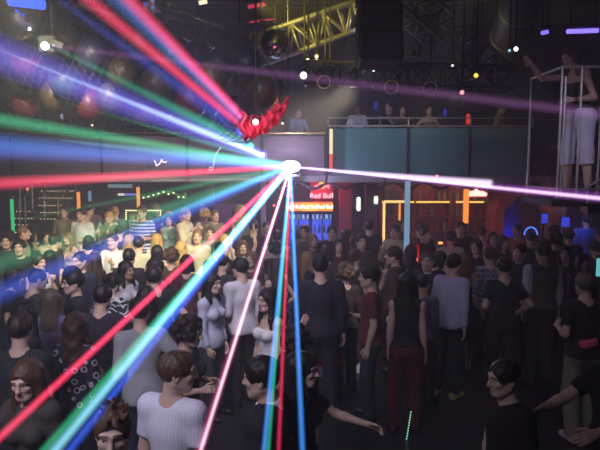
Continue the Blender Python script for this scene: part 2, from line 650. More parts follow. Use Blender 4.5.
def beam(label, px, py, Y, r0, r1, col, B, src=None, start=0.02, frac=0.55, from_px=None, fade=False):
    s = SP if src is None else src
    e = at(px, py, Y)
    if from_px is not None:
        # the beam begins in mid-air, partway along its line
        g = (290.5 - from_px) / (290.5 - px)
        start = (1 / (1 / s.y + g * (1 / Y - 1 / s.y)) - s.y) / (Y - s.y)
    a = s + (e - s) * start
    q = s + (e - s) * (0.62 if fade else 0.995)

    def ray_tube(r_a, r_b):
        k = r_a + (r_b - r_a) * 0.6
        return MB().path([a - s, q - s, e - s], [r_a, k if fade else r_b, r_b * (0.15 if fade else 1)], 16)

    # brightness B is met where the beam has run FRAC of its way in the picture
    i = (1 / s.y) + frac * (1 / Y - 1 / s.y)
    t = (1 / i - s.y) / (Y - s.y)
    p, d = s + (e - s) * t, (e - s).normalized()
    sn = (p - EYE).normalized().cross(d).length
    j = B / (2 * (r0 + (r1 - r0) * t) / max(sn, 0.05))
    o = ray_tube(r0 * 1.32, r1 * 1.3).build('laser_beam', beam_mat('beam ' + label, col, j * 0.30), None, True, loc=s)
    for nm, fr, g in (('core', 0.92, 0.45), ('bright_core', 0.5, 0.55)):
        cc = [c + (0.10 if nm != 'core' else 0.0) * (1 - c) for c in col]
        ray_tube(r0 * fr, r1 * fr).build(nm, beam_mat(nm + ' ' + label, cc, j * g), o, True)
    tag(o, label, 'laser beam', kind='thing', group='beams fanning out of the laser projector' if src is None else None)
    return o


beam('red laser beam climbing steepest, above all the others', 60, -71, 3.0, .05, .042, RED, .72, from_px=240)
beam('blue laser beam climbing just under the steepest red one', 41, -75, 3.0, .06, .05, (.05, .22, .75), .36, from_px=238)
beam('red laser beam passing in front of the netted balloons', 20, -57, 3.0, .045, .040, RED, .62, from_px=243)
beam('deep blue laser beam below the red one at the balloons', 40, -14, 3.6, .09, .08, BLU, .26, from_px=241, fade=True)
beam('green laser beam lying along the top of the bright white one', 30, 35, 3.6, .06, .06, (.03, .6, .38), .42, from_px=250, fade=True)
beam('broad violet laser beam wrapped around a white core', -30, 43, 3.2, .09, .10, (.17, .13, .90), .60, from_px=262)
beam('white core of the broad violet laser beam', 0, 50, 3.6, .045, .035, (.55, .8, 1.0), 1.1, frac=.3, from_px=262, fade=True)
beam('thin dim green laser beam under the violet one', 60, 101, 3.6, .03, .025, GRN, .22, fade=True)
beam('green laser beam crossing the mezzanine windows', -60, 110, 3.2, .045, .04, (.03, .62, .28), .46)
beam('pale cyan laser beam hugging the green one near the projector', 60, 140, 4.6, .08, .05, (.2, .72, .8), .85, frac=.3, fade=True)
beam('wide blue laser beam lying almost level over the mezzanine', -60, 141, 3.2, .07, .065, (.05, .24, .95), .50)
beam('violet laser beam between the level blue and the level red', -60, 150, 3.2, .05, .05, (.14, .10, .55), .18)
beam('red laser beam lying almost level along the mezzanine floor', -60, 187, 3.2, .04, .037, RED, .85)
beam('thin green laser beam just below the level red one', 20, 220, 4.0, .04, .03, GRN, .22, frac=.3, fade=True)
beam('wide dim green laser beam over the heads by the stairs', -60, 284, 3.0, .06, .055, (.02, .45, .22), .24)
beam('cyan laser beam on the upper side of the wide blue one', 90, 246, 5.0, .05, .045, (.1, .62, .8), .75, frac=.3, fade=True)
beam('wide blue laser beam raking down over the heads by the stairs', -60, 319, 3.0, .06, .06, (.04, .14, .95), .36)
beam('red laser beam slanting down over the patterned tops', -60, 493, 2.1, .040, .018, RED, 1.1)
beam('green laser beam edging the brightest blue and cyan pair', -14, 517, 2.0, .028, .018, (.02, .55, .25), .55)
beam('cyan laser beam slanting down over the grey shirt', 7, 508, 2.0, .050, .020, (.26, .78, 1.0), 1.25, frac=.45)
beam('blue laser beam edging the brightest cyan one', 29, 502, 2.0, .030, .020, (.03, .13, 1.0), .62)
beam('white core of the pink laser beam', 185, 500, 2.0, .016, .009, WHT, .95)
beam('pink laser beam around a white core, falling past the white shirts', 184, 500, 2.0, .032, .018, MAG, .36)
beam('azure laser beam falling past the profile of the man in a dark jacket', 259.5, 500, 2.0, .024, .0115, AZU, .85)
beam('green laser beam touching the azure one, falling almost straight', 264.5, 500, 2.0, .020, .0085, (.02, .6, .3), .55)
beam('thin red laser beam between two azure ones', 276.5, 500, 2.0, .020, .010, (.9, .02, .10), .62)
beam('azure laser beam falling straightest of all', 304.5, 500, 2.0, .026, .0125, (.05, .30, 1.0), .85)
beam('white laser beam running out over the bar', 660, 204.5, 5.0, .018, .022, (.95, .72, 1.0), 1.3, frac=.3)
beam('violet laser beam around the white one over the bar', 660, 203.5, 5.0, .04, .048, (.42, .10, .62), .50, frac=.3)
beam('short white laser beam ending at the blue pole over the bar', 492, 183.5, 8.6, .012, .055, (.9, .72, 1.0), 1.3, frac=.8)
SC = at(43, 45, 6.5)
beam('thin mauve beam of the scanner, crossing the whole hall', 660, 121, 5.4, .03, .05, (.34, .12, .38), .16, src=SC, frac=.6)
lamp('POINT', 'projector_spill', SP + Vector((0, -0.42, 0.02)), 80, (0.75, 0.62, 1.0), shadow_soft_size=0.08)

# scanner light the mauve beam leaves from
r = thing('scanner_light', SC + Vector((0, 0.05, -0.02)), 'white scanner light under the blue strip, source of the mauve beam', 'stage light')
MB().box((0, 0.2, 0.05), (0.2, 0.34, 0.2)).build('housing', M_black, r)
MB().ball((0, 0, 0.02), 0.045, 12, 8).build('lens', glow('scanner_lens', (1, 0.95, 1), 5), r)
MB().box((0.13, -0.03, 0.04), (0.16, 0.02, 0.07), Matrix.Rotation(0.35, 3, 'Y')).build('mirror', M_chrome, r)
MB().tube((0, 0.2, 0.15), (0, 0.2, 6.5 - SC.z), 0.02).build('hanging_pole', M_black, r)

# ---- mirror balls
def mirror_ball(px, py, Y, R_, label, top=6.5):
    p = at(px, py, Y)
    r = thing('mirror_ball', p, label, 'mirror ball')
    mb = MB()
    mb.ball((0, 0, 0), R_, 30, 18)
    mb.build('ball', mat('mirror_tiles', (0.5, 0.48, 0.55), 0.12, 1.0, noise=0.5, scale=40), r, False)
    MB().tube((0, 0, R_ * 0.97), (0, 0, R_ * 1.12), 0.05).build('cap', M_steel, r)
    MB().tube((0, 0, R_ * 1.1), (0, 0, top - p.z), 0.008).build('cable', M_black, r)


mirror_ball(275, 44, 8.2, 0.20, 'mirror ball hanging beside the yellow lit truss')
mirror_ball(18, 18, 6.6, 0.24, 'big mirror ball under the blue strip light')
mirror_ball(153, 4, 7.4, 0.22, 'mirror ball half hidden at the top among gold glints')

# ---- strip lights under the ceiling
def strip_light(x0, y0, x1, y1, Y, rad, color, k, label):
    a, b = at(x0, y0, Y), at(x1, y1, Y)
    c = (a + b) / 2
    r = thing('strip_light', c, label, 'strip light')
    MB().tube(a - c, b - c, rad, n=12).build('tube', glow('strip ' + label, color, k), r)
    d = (b - a).normalized()
    MB().box((0, 0, rad + 0.04), ((b - a).length + 0.06, 0.09, 0.05)).build('housing', M_black, r)
    for s in (-0.4, 0.4):
        MB().tube((b - a) * s + Vector((0, 0, rad + 0.05)), (b - a) * s + Vector((0, 0, 6.5 - c.z)), 0.01).build('hanger', M_black, r)


strip_light(9, 1, 44, 5, 6.2, 0.05, (0.05, 0.14, 1.0), 1.4, 'deep blue strip light over the big mirror ball')
strip_light(567, 31.5, 598, 30.5, 8.5, 0.032, (0.24, 0.16, 1.0), 2.0, 'violet strip light high over the dancer')
strip_light(541.5, 33, 548, 31.8, 8.5, 0.028, (0.24, 0.16, 1.0), 1.6, 'short violet strip light beside the dancer')
strip_light(248, 7, 265, 4, 10.0, 0.03, (1.0, 0.05, 0.12), 0.7, 'short red strip light between ceiling joists')
strip_light(250, 22, 276, 19, 10.5, 0.014, (1.0, 0.05, 0.12), 0.6, 'thin red strip light below the short red one')
strip_light(199, 3, 207, 1.5, 9.0, 0.03, (1.0, 0.9, 0.6), 1.4, 'warm white strip light at the ceiling joist')
strip_light(58.5, 100, 62, 119, 11.6, 0.03, (0.55, 0.40, 0.75), 0.7, 'short upright mauve tube on the mezzanine')

# ---- trusses
def truss(A_, B_, w, bays, mats, label, rc=0.025, rl=0.013, up=(0, 0, 1), hang=True):
    A_, B_ = Vector(A_), Vector(B_)
    r = thing('lighting_truss', A_, label, 'truss')
    u, v, d = frame_of(B_ - A_, up)
    L = (B_ - A_).length
    cs = [(u * a + v * b) * (w / 2) for a, b in ((-1, -1), (1, -1), (1, 1), (-1, 1))]
    for c in cs:
        MB().tube(c, c + d * L, rc).build('chord', mats, r, True)
    for k in range(4):
        mb = MB()
        c0, c1 = cs[k], cs[(k + 1) % 4]
        for i in range(bays):
            p, q = d * (L * i / bays), d * (L * (i + 1) / bays)
            mb.tube(c0 + p, c1 + q, rl, n=6) if i % 2 == 0 else mb.tube(c1 + p, c0 + q, rl, n=6)
            mb.tube(c0 + p, c1 + p, rl, n=6)
        mb.build('lattice', mats, r, True)
    if hang:
        for f in (0.12, 0.85):
            p = d * (L * f) + v * (w / 2)
            top = A_ + p
            if top.z < 6.4:
                MB().tube(p, p + Vector((0, 0, 6.5 - top.z)), 0.008).build('hanging_chain', M_black, r)
    return r


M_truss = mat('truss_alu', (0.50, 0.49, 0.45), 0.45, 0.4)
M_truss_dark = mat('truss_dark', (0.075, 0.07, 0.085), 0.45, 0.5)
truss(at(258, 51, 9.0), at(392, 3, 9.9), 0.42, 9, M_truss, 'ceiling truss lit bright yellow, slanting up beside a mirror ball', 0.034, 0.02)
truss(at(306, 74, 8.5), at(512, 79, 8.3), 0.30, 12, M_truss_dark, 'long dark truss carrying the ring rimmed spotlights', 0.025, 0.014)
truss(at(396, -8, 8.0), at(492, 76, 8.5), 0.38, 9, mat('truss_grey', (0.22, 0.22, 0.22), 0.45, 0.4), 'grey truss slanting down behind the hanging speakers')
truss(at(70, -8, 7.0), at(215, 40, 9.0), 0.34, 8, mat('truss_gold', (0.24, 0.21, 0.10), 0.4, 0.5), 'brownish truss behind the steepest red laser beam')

# ---- spotlights
def par_can(px, py, Y, rad, label, lit=None, ring=(0.85, 0.72, 0.42), aim=(-0.25, -1, -0.35), k=3.0, top=None):
    p = at(px, py, Y)
    r = thing('spotlight', p, label, 'spotlight')
    d = Vector(aim).normalized()
    u, v, _ = frame_of(d)
    R = Matrix((v, u, -d)).transposed()
    MB().lathe([(rad * 0.55, rad * 2.4), (rad * 0.9, rad * 2.0), (rad, rad * 0.2), (rad, 0.0), (rad * 0.86, 0.0), (rad * 0.8, rad * 0.5)], (0, 0, 0), 20, R).build('can', M_black, r, True)
    MB().ring((0, 0, 0), rad, rad * 0.13, d).build('rim', mat('lit_rim', ring, 0.35), r, True)  # backlight on the frame edge is put into the rim colour
    MB().lathe([(0.001, 0.012), (rad * 0.8, 0.0), (rad * 0.8, rad * 0.3)], (0, 0, 0), 18, R).build('lens', glow('lens ' + label, lit, k) if lit else mat('dark_lens', (0.02, 0.02, 0.025), 0.15), r, True)
    z = rad * 2.2
    MB().path([u * rad * 1.15 - d * rad, u * rad * 1.15 - d * rad + Vector((0, 0, z)), -u * rad * 1.15 - d * rad + Vector((0, 0, z)), -u * rad * 1.15 - d * rad], 0.012, 6).build('yoke', M_black, r)
    MB().tube(-d * rad + Vector((0, 0, z)), -d * rad + Vector((0, 0, (top or 6.5) - p.z)), 0.013).build('hanging_pole', M_black, r)
    return r


par_can(324, 82, 8.1, 0.085, 'ring rimmed spotlight nearest the white lamps on the truss')
par_can(391.5, 87, 8.0, 0.088, 'ring rimmed spotlight below the hanging speakers')
par_can(430, 88, 8.0, 0.088, 'dim ring rimmed spotlight on the far half of the truss', ring=(0.45, 0.36, 0.25))
par_can(414, 53, 8.4, 0.055, 'small spotlight with a curved pale rim beside the grey truss', ring=(0.5, 0.42, 0.25), aim=(-0.7, -1, -0.1))
par_can(37, 95, 9.0, 0.095, 'spotlight with a thin gold rim over the mezzanine', ring=(0.5, 0.45, 0.2))
par_can(303.5, 75.5, 8.2, 0.055, 'lit white spotlight at the truss end', (1, 0.95, 0.95), k=5)
par_can(307.5, 60.5, 9.0, 0.035, 'small lit lamp tucked below the yellow truss', (1, 0.95, 0.75), k=3)
par_can(316.5, 56.5, 9.0, 0.03, 'tiny upper lamp of a pair below the yellow truss', (1, 0.95, 0.75), k=2)
par_can(316.5, 61, 9.0, 0.03, 'tiny lower lamp of a pair below the yellow truss', (1, 0.95, 0.75), k=2)
par_can(255.5, 122, 6.6, 0.036, 'lit white spotlight beside the red lit drape', (0.85, 0.85, 1), k=7)
par_can(282.5, 123.5, 9.8, 0.02, 'tiny white lamp over the mezzanine rail', (1, 1, 1), k=3)
par_can(345.5, 86, 10.4, 0.035, 'dim lamp hanging over the teal balcony', (0.5, 0.45, 0.35), k=.6)
par_can(363.5, 86, 10.4, 0.05, 'warm lamp hanging over the teal balcony', (0.9, 0.75, 0.5), k=1.0)
par_can(373.5, 70.5, 8.0, 0.018, 'tiny bluish lamp on the long truss', (0.7, 0.85, 1), k=3)
par_can(516, 49, 9.0, 0.038, 'round white lamp high beside the big duct', (1, 0.95, 0.9), k=5)
par_can(509.5, 50.5, 9.0, 0.022, 'small teal lamp next to the round white one', (0.3, 0.75, 0.8), k=1.5)
par_can(476, 75.5, 8.0, 0.036, 'small yellow lamp at the end of the grey truss', (1.0, 0.75, 0.1), k=1.5)
par_can(462, 92.5, 8.0, 0.034, 'pink lamp under the grey truss', (1.0, 0.35, 0.35), k=1.8)
par_can(452.5, 65.5, 7.9, 0.016, 'pinprick white lamp inside the grey truss', (1, 1, 0.95), k=3)
par_can(92, 125.5, 11.0, 0.03, 'small warm lamp above the green laser beam', (1, 0.85, 0.5), k=2)
r = par_can(254, 41, 8.4, 0.11, 'yellow lit spotlight beside the mirror ball', ring=(0.75, 0.62, 0.03), aim=(-0.85, -0.45, -0.25))
r.children[0].data.materials[0] = mat('yellow_lit_can', (0.70, 0.58, 0.03), 0.45)  # yellow light on the can is put into its base colour

# ---- hanging speakers and duct
p = at(378, 30, 7.2)
r = thing('speaker_cluster', p, 'black speaker cluster hanging below the ceiling before the truss', 'loudspeaker')
for i in range(3):
    R = Matrix.Rotation(-0.10 * i, 3, 'X')
    q = Vector((0, -0.03 * i * i, 0.45 - 0.36 * i))
    c = MB().box(q, (0.52, 0.42, 0.34), R).build('cabinet', mat('speaker_black', (0.010, 0.010, 0.012), 0.7), r)
    MB().box(q + R @ Vector((0, -0.215, 0)), (0.46, 0.012, 0.28), R).build('grille', mat('grille_black', (0.022, 0.022, 0.026), 0.5), c)
MB().tube((-0.2, 0, 0.6), (-0.2, 0, 6.5 - p.z), 0.012).tube((0.2, 0, 0.6), (0.2, 0, 6.5 - p.z), 0.012).build('chain', M_black, r)
a, b = at(528, -14, 9.4), at(496, 70, 12.6)
r = thing('air_duct', a, 'thick round air duct running along the ceiling', 'duct')
MB().tube((0, 0, 0), b - a, 0.33, n=24).build('pipe', mat('duct_metal', (0.10, 0.10, 0.095), 0.5, 0.5), r, True)
for f in (0.2, 0.5, 0.8):
    u, v, d = frame_of(b - a)
    MB().ring((b - a) * f, 0.335, 0.02, d).build('seam_ring', M_steel, r, True)
MB().tube((b - a) * 0.5, (b - a) * 0.5 + Vector((0, 0, 6.5 - ((a + b) / 2).z)), 0.015).build('hanger', M_black, r)

# ---- balloons in a net, red lit drape at its end
BAG0, BAG1 = at(-34, 48, 7.95), at(288, 94, 7.95)
BC = [((0.075, 0.008, 0.016), 'dark red balloon held in the ceiling net'), ((0.010, 0.036, 0.024), 'dark green balloon held in the ceiling net'), ((0.04, 0.037, 0.036), 'grey balloon held in the ceiling net'),
      ((0.015, 0.015, 0.05), 'navy blue balloon held in the ceiling net'), ((0.045, 0.03, 0.016), 'brown balloon held in the ceiling net')]
PB, tries = [], 0
while len(PB) < 72 and tries < 20000:
    tries += 1
    f = rng.uniform(0.05, 0.95)
    rr = rng.uniform(0.185, 0.23)
    tp = min(1, (1 - f) * 7 + 0.15) * min(1, f * 7 + 0.3)
    ry, rz = 1.25 * (1 - 0.25 * f) * tp - rr * 1.12 - 0.05, (0.92 - 0.26 * f) * tp - rr * 1.16 - 0.05
    if ry < 0 or rz < 0:
        continue
    an, k = rng.uniform(0, 2 * PI), math.sqrt(rng.uniform(0, 1))
    p = BAG0 + (BAG1 - BAG0) * f + Vector((0, ry * k * math.cos(an), rz * k * math.sin(an) - 0.04))
    if all((p - q).length > rr + s_ + 0.005 for q, s_ in PB):
        PB.append((p, rr))
bm0 = {}
for i, (p, rr) in enumerate(PB):
    col, lab = BC[i % 5]
    r = thing('balloon', p, lab, 'balloon', lab.replace(' held', 's held').replace('balloons', 'balloons'))
    mb = MB().ball((0, 0, 0), rr, 20, 14, (0.93, 0.93, 1.05))
    mb.build('skin', mat('balloon_skin', col, 0.5, noise=0.05), r, True)
    MB().lathe([(0.022, -rr * 1.13), (0.008, -rr * 1.07), (0.02, -rr * 1.0)], (0, 0, 0), 8).build('knot', mat('balloon_skin', col, 0.5, noise=0.05), r, True)
# the net: two sets of cords wrapped around a long slack bag
c0, c1 = BAG0, BAG1
net = MB()
N_, K_ = 46, 30
ax = c1 - c0
for k in range(K_):
    for sgn in (1, -1):
        P = []
        for i in range(N_ + 1):
            f = i / N_
            a_ = 2 * PI * (k / K_ + sgn * f * 1.6)
            ry, rz = 1.25 * (1 - 0.25 * f), (0.92 - 0.26 * f)
            taper = min(1, (1 - f) * 7 + 0.15) * min(1, f * 7 + 0.3)
            P.append(ax * f + Vector((0, ry * math.cos(a_) * taper, rz * math.sin(a_) * taper - 0.04)))
        net.path(P, 0.003, 3)
r = thing('balloon_net', c0, 'cord net bag full of balloons slung under the ceiling', 'net')
net.build('cords', mat('net_cord', (0.02, 0.02, 0.02), 0.8), r)
for f in (0.15, 0.5, 0.85):
    q = ax * f + Vector((0, 0, 0.55))
    MB().tube(q, q + Vector((0, 0, 6.5 - (c0 + q).z)), 0.007).build('hanging_rope', M_black, r)
# drape; the red light on it is put into the cloth colour
a, b = at(240, 112, 6.9), at(288, 96, 7.4)
r = thing('drape', a, 'crumpled red lit drape hanging at the end of the balloon net', 'drape')
nx_, nz_ = 26, 9
V_, F_ = [], []
for i in range(nx_ + 1):
    f = i / nx_
    c = (b - a) * f + Vector((0, 0, -0.13 * math.sin(PI * f)))
    hgt = 0.30 * (1 - 0.72 * f) + 0.03
    for k in range(nz_ + 1):
        g = k / nz_
        V_.append(c + Vector((0.03 * math.sin(9 * g + 7 * f), 0.06 * math.sin(i * 1.7 + 2 * g) * (0.4 + g), -hgt * g + 0.02 * math.sin(i * 1.3))))
for i in range(nx_):
    for k in range(nz_):
        q = i * (nz_ + 1) + k
        F_.append((q, q + 1, q + nz_ + 2, q + nz_ + 1))
n_ = len(V_)
V_ += [p + Vector((0, 0.012, 0)) for p in V_]
F_ += [tuple(n_ + q for q in f[::-1]) for f in F_]
mb = MB()
mb._add(V_, F_)
mb.build('cloth', mat('red_lit_cloth', (0.75, 0.03, 0.10), 0.4, noise=0.3, scale=20), r, True)
MB().tube((0, 0, 0), (0, 0, 6.5 - a.z), 0.006).tube(b - a, b - a + Vector((0, 0, 6.5 - b.z)), 0.006).build('hanging_rope', M_black, r)
lamp('SPOT', 'drape_lamp', at(262, 128, 6.3), 14, (1.0, 0.12, 0.2), at(262, 114, 7.0), spot_size=math.radians(60), spot_blend=0.6, shadow_soft_size=0.03)

# ---- drinks fridges, signs
FY = 13.9
fx0, fx1 = at(287, 220, FY).x, at(334, 220, FY).x
zf = at(310, 211, FY).z
r = thing('drinks_fridge', ((fx0 + fx1) / 2, FY + 0.35, 0), 'blue lit two door drinks fridge under the orange sign', 'fridge')
W_ = fx1 - fx0
m_f = mat('fridge_black', (0.02, 0.02, 0.03), 0.5)
MB().box((0, 0.32, zf / 2), (W_, 0.06, zf)).box((0, 0, 0.08), (W_, 0.66, 0.16)).box((0, 0, zf - 0.04), (W_, 0.66, 0.08)).box((-W_ / 2 + 0.02, 0, zf / 2), (0.04, 0.66, zf)).box((W_ / 2 - 0.02, 0, zf / 2), (0.04, 0.66, zf)).build('cabinet', m_f, r)
MB().box((0, 0.27, zf / 2 + 0.05), (W_ - 0.1, 0.02, zf - 0.3)).build('back_light', glow('fridge_glow', (0.05, 0.12, 1.0), 1.3), r)
for k in range(5):
    MB().box((0, 0.05, 0.32 + 0.33 * k), (W_ - 0.09, 0.44, 0.02)).build('shelf', M_steel, r)
MB().box((0, -0.1, zf - 0.16), (W_ - 0.12, 0.03, 0.10)).build('header_light', glow('fridge_header', (0.35, 0.62, 1.0), 1.4), r)
for s in (-1, 1):
    d = MB().box((s * W_ / 4, -0.34, zf / 2 + 0.05), (0.03, 0.03, zf - 0.2)).box((s * (W_ / 2 - 0.03), -0.34, zf / 2 + 0.05), (0.04, 0.03, zf - 0.2)).box((s * 0.025, -0.34, zf / 2 + 0.05), (0.04, 0.03, zf - 0.2)).build('door_frame', m_f, r)
    d.data.transform(Matrix.Translation((0, 0, 0)))
    MB().box((s * W_ / 4, -0.34, zf / 2 + 0.05), (W_ / 2 - 0.08, 0.008, zf - 0.22)).build('door_glass', glass('fridge_glass', (0.3, 0.4, 0.7), 0.12, 0.1), d)
    MB().tube((s * 0.07, -0.38, 0.8), (s * 0.07, -0.38, 1.3), 0.012).build('handle', M_chrome, d)
bt = [(0.001, 0), (0.03, 0), (0.032, 0.02), (0.032, 0.11), (0.012, 0.16), (0.012, 0.2), (0.001, 0.2)]
proto = None
for k in range(5):
    for i in range(9):
        x = (fx0 + fx1) / 2 - W_ / 2 + 0.11 + (W_ - 0.22) * i / 8
        o = None
        if proto is None:
            proto = MB().lathe(bt, (0, 0, 0), 10).build('bottle', mat('bottle_blue', (0.05, 0.10, 0.35), 0.15), None, True)
            o = proto
        else:
            o = proto.copy()
            COL.objects.link(o)
        o.location = (x, FY + 0.25, 0.331 + 0.33 * k)
        tag(o, 'small bottle standing on a shelf of the blue lit fridge', 'bottle', 'bottles in the blue lit fridge')
r = thing('shop_sign', at(309.8, 206.8, FY - 0.25), 'orange and yellow light box sign over the fridge, written in white', 'sign')
a, b = at(287, 202.5, FY - 0.25), at(332.6, 211, FY - 0.25)
w_, h_ = b.x - a.x, a.z - b.z
MB().box((0, 0.12, 0), (w_ + 0.06, 0.22, h_ + 0.05)).build('box', mat('sign_box', (0.3, 0.05, 0.03), 0.5), r)
for k, (cc, st) in enumerate((((1.0, 0.30, 0.05), 1.5), ((1.0, 0.50, 0.05), 1.6), ((1.0, 0.36, 0.05), 1.5))):
    MB().box(((k - 1) * w_ / 3, 0.0, 0), (w_ / 3, 0.02, h_)).build('lit_face', glow('sign_orange_%d' % k, cc, st), r)
for k in range(3):
    text_mesh('lettering', 'Red Bull', 0.112, glow('letters_white', (1, 0.95, 0.85), 4.0), r, (-w_ / 3 + k * w_ / 3, -0.015, 0), 0.006, 0.001)
MB().box((0, 0.45, 0), (w_ * 0.7, 0.5, 0.05)).build('bracket', M_black, r)
SY = FY - 0.1
r = thing('neon_sign', at(321, 190, SY), 'red neon sign with two bulls charging before a sun disc', 'sign')
text_mesh('lettering', 'Red Bull', 0.165, glow('neon_red_letters', (1.0, 0.40, 0.46), 3.2), r, at(321.5, 195.8, SY) - at(321, 190, SY), 0.012, 0.001)
q = at(322, 187, SY) - at(321, 190, SY)
MB().lathe([(0.001, 0), (0.085, 0), (0.085, 0.02), (0.001, 0.02)], q + Vector((-0.01, 0.02, 0.04)), 22, Matrix.Rotation(PI / 2, 3, 'X')).build('sun_disc', glow('neon_sun', (1.0, 0.55, 0.06), 1.8), r)
bull = [(0.8 * u_, 0.8 * v_) for u_, v_ in [(-0.20, 0.00), (-0.17, 0.055), (-0.10, 0.075), (-0.03, 0.10), (0.0, 0.075), (0.03, 0.085), (0.035, 0.05), (0.015, 0.02), (-0.02, 0.0), (-0.01, -0.06), (-0.035, -0.06), (-0.05, -0.015), (-0.12, -0.01), (-0.15, -0.065), (-0.175, -0.065), (-0.165, -0.01)]]
for s in (-1, 1):
    pts = [(x * (1 if s < 0 else -1), z) for x, z in bull]
    MB().plate(pts if s < 0 else pts[::-1], -0.02, 0.0, None, q + Vector((s * 0.03, 0, 0))).build('bull', glow('neon_bull', (1.0, 0.18, 0.22), 2.2), r)
MB().box((0.02, 0.06, 0.0), (0.54, 0.04, 0.44)).build('back_board', mat('sign_board', (0.30, 0.02, 0.06), 0.6), r)
MB().box((0.02, 0.9, 0.0), (0.05, 1.66, 0.05)).build('bracket', M_black, r)
lamp('POINT', 'neon_sign_light', at(319, 193, SY - 0.35), 26, (1.0, 0.06, 0.16), shadow_soft_size=0.2)
lamp('POINT', 'fridge_light', Vector(((fx0 + fx1) / 2, FY - 0.2, 1.4)), 12, (0.10, 0.2, 1.0), shadow_soft_size=0.3)
for yy in (187, 196):
    p = at(289, yy, SY)
    r = thing('red_lamp', p, 'upper small red lamp beside the neon bull sign' if yy < 190 else 'lower small red lamp beside the neon bull sign', 'lamp')
    MB().ball((0, 0, 0), 0.075, 14, 10, (1.1, 0.5, 0.8)).build('globe', glow('red_lamp_globe', (0.9, 0.06, 0.22), 0.8), r, True)
    MB().box((0, 0.86, 0), (0.04, 1.72, 0.04)).build('bracket', M_black, r)
# red column beside the fridge
struct('trim_5', Vector((at(345, 200, 13.9).x, 13.9, 1.3)), (0.32, 0.3, 2.6), mat('column_red', (0.25, 0.05, 0.06), 0.6))
struct('trim_6', Vector((at(371, 200, 13.9).x, 13.9, 1.3)), (0.32, 0.3, 2.6), mat('column_dark', (0.06, 0.04, 0.05), 0.6))
for px_, y0, y1, lab in ((358.5, 197, 211, 'tall white wall lamp on the dark recess beside the red column'), (376, 196, 204, 'short white wall lamp next to the bar frame')):
    a, b = tube_v(px_, y0, y1, 13.7)
    r = thing('wall_lamp', b, lab, 'lamp')
    MB().lathe([(0.03, 0), (0.05, 0.03), (0.05, a.z - b.z - 0.03), (0.03, a.z - b.z)], (0, 0, 0), 14).build('shade', glow('wall_lamp_shade', (0.9, 0.95, 0.85), 1.6), r, True)
    MB().box((0, 0.95, 0.05), (0.03, 1.85, 0.03)).build('bracket', M_black, r)
# garland hanging under the balcony over the fridge and bar
P = [at(275 + 2.1 * k, 185.5 + 3.0 * math.sin(k * 0.42), 12.75) for k in range(108)]
o = MB().path([p - P[0] for p in P], [0.035 + 0.012 * math.sin(k * 2.1) for k in range(108)], 7).build('garland', mat('tinsel_dark', (0.03, 0.02, 0.05), 0.5, noise=0.6, scale=60, bump=0.8), None, True, loc=P[0])
tag(o, 'dark tinsel garland looped under the teal balcony', 'garland')

# ---- bar with shelves
BX0, BX1, BYY = at(383, 215, 13.4).x, at(493, 215, 13.4).x, 13.6
Wb = BX1 - BX0
r = thing('bar_shelf', ((BX0 + BX1) / 2, BYY + 0.4, 0), 'warm lit back bar shelf unit full of bottles', 'shelf')
MB().box((0, 0.2, 1.25), (Wb, 0.04, 2.5)).build('back_panel', mat('mirror_bronze', (0.35, 0.16, 0.10), 0.3, 0.3), r)
for k, z in enumerate((0.95, 1.35, 1.72, 2.08)):
    MB().box((0, 0.0, z), (Wb, 0.36, 0.035)).build('shelf_board', mat('bar_wood', (0.22, 0.07, 0.04), 0.5), r)
for f in (-0.5, -0.18, 0.15, 0.5):
    MB().box((f * Wb, 0, 1.2), (0.05, 0.38, 2.4)).build('upright', mat('bar_wood', (0.22, 0.07, 0.04), 0.5), r)
zL = at(430, 202.5, BYY).z
for x0, x1 in ((-0.49, -0.19), (-0.17, 0.14), (0.2, 0.46)):
    MB().tube((x0 * Wb, -0.22, zL), (x1 * Wb, -0.22, zL), 0.021, n=8).build('light_strip', glow('bar_strip', (1.0, 0.60, 0.12), 1.6), r)
bshape = [(0.001, 0), (0.036, 0), (0.038, 0.02), (0.038, 0.15), (0.013, 0.20), (0.012, 0.26), (0.016, 0.262), (0.016, 0.275), (0.001, 0.275)]
bcol = [('clear glass bottle', (0.35, 0.32, 0.30)), ('amber bottle', (0.40, 0.14, 0.02)), ('green bottle', (0.05, 0.16, 0.06)), ('red bottle', (0.45, 0.03, 0.03)), ('pale yellow bottle', (0.5, 0.42, 0.2))]
bp = {}
for k, z in enumerate((0.95, 1.35, 1.72, 2.08)):
    for i in range(17):
        f = -0.46 + 0.92 * i / 16
        if min(abs(f - q) for q in (-0.18, 0.15)) < 0.02:
            continue
        c = rng.randrange(5)
        if c not in bp:
            o = MB().lathe(bshape, (0, 0, 0), 10).build('bottle', mat('bottle_glass', bcol[c][1], 0.12), None, True)
            bp[c] = o
        else:
            o = bp[c].copy()
            COL.objects.link(o)
        o.location = ((BX0 + BX1) / 2 + f * Wb + rng.uniform(-0.02, 0.02), BYY + 0.37, z + 0.0185)
        tag(o, bcol[c][0] + ' standing on the back bar shelves', 'bottle', bcol[c][0] + 's on the back bar')
lamp('AREA', 'bar_glow', ((BX0 + BX1) / 2, BYY - 0.1, 2.42), 4.5, (1.0, 0.52, 0.42), ((BX0 + BX1) / 2, BYY + 0.3, 1.2), shape='RECTANGLE', size=2.2, size_y=0.2)
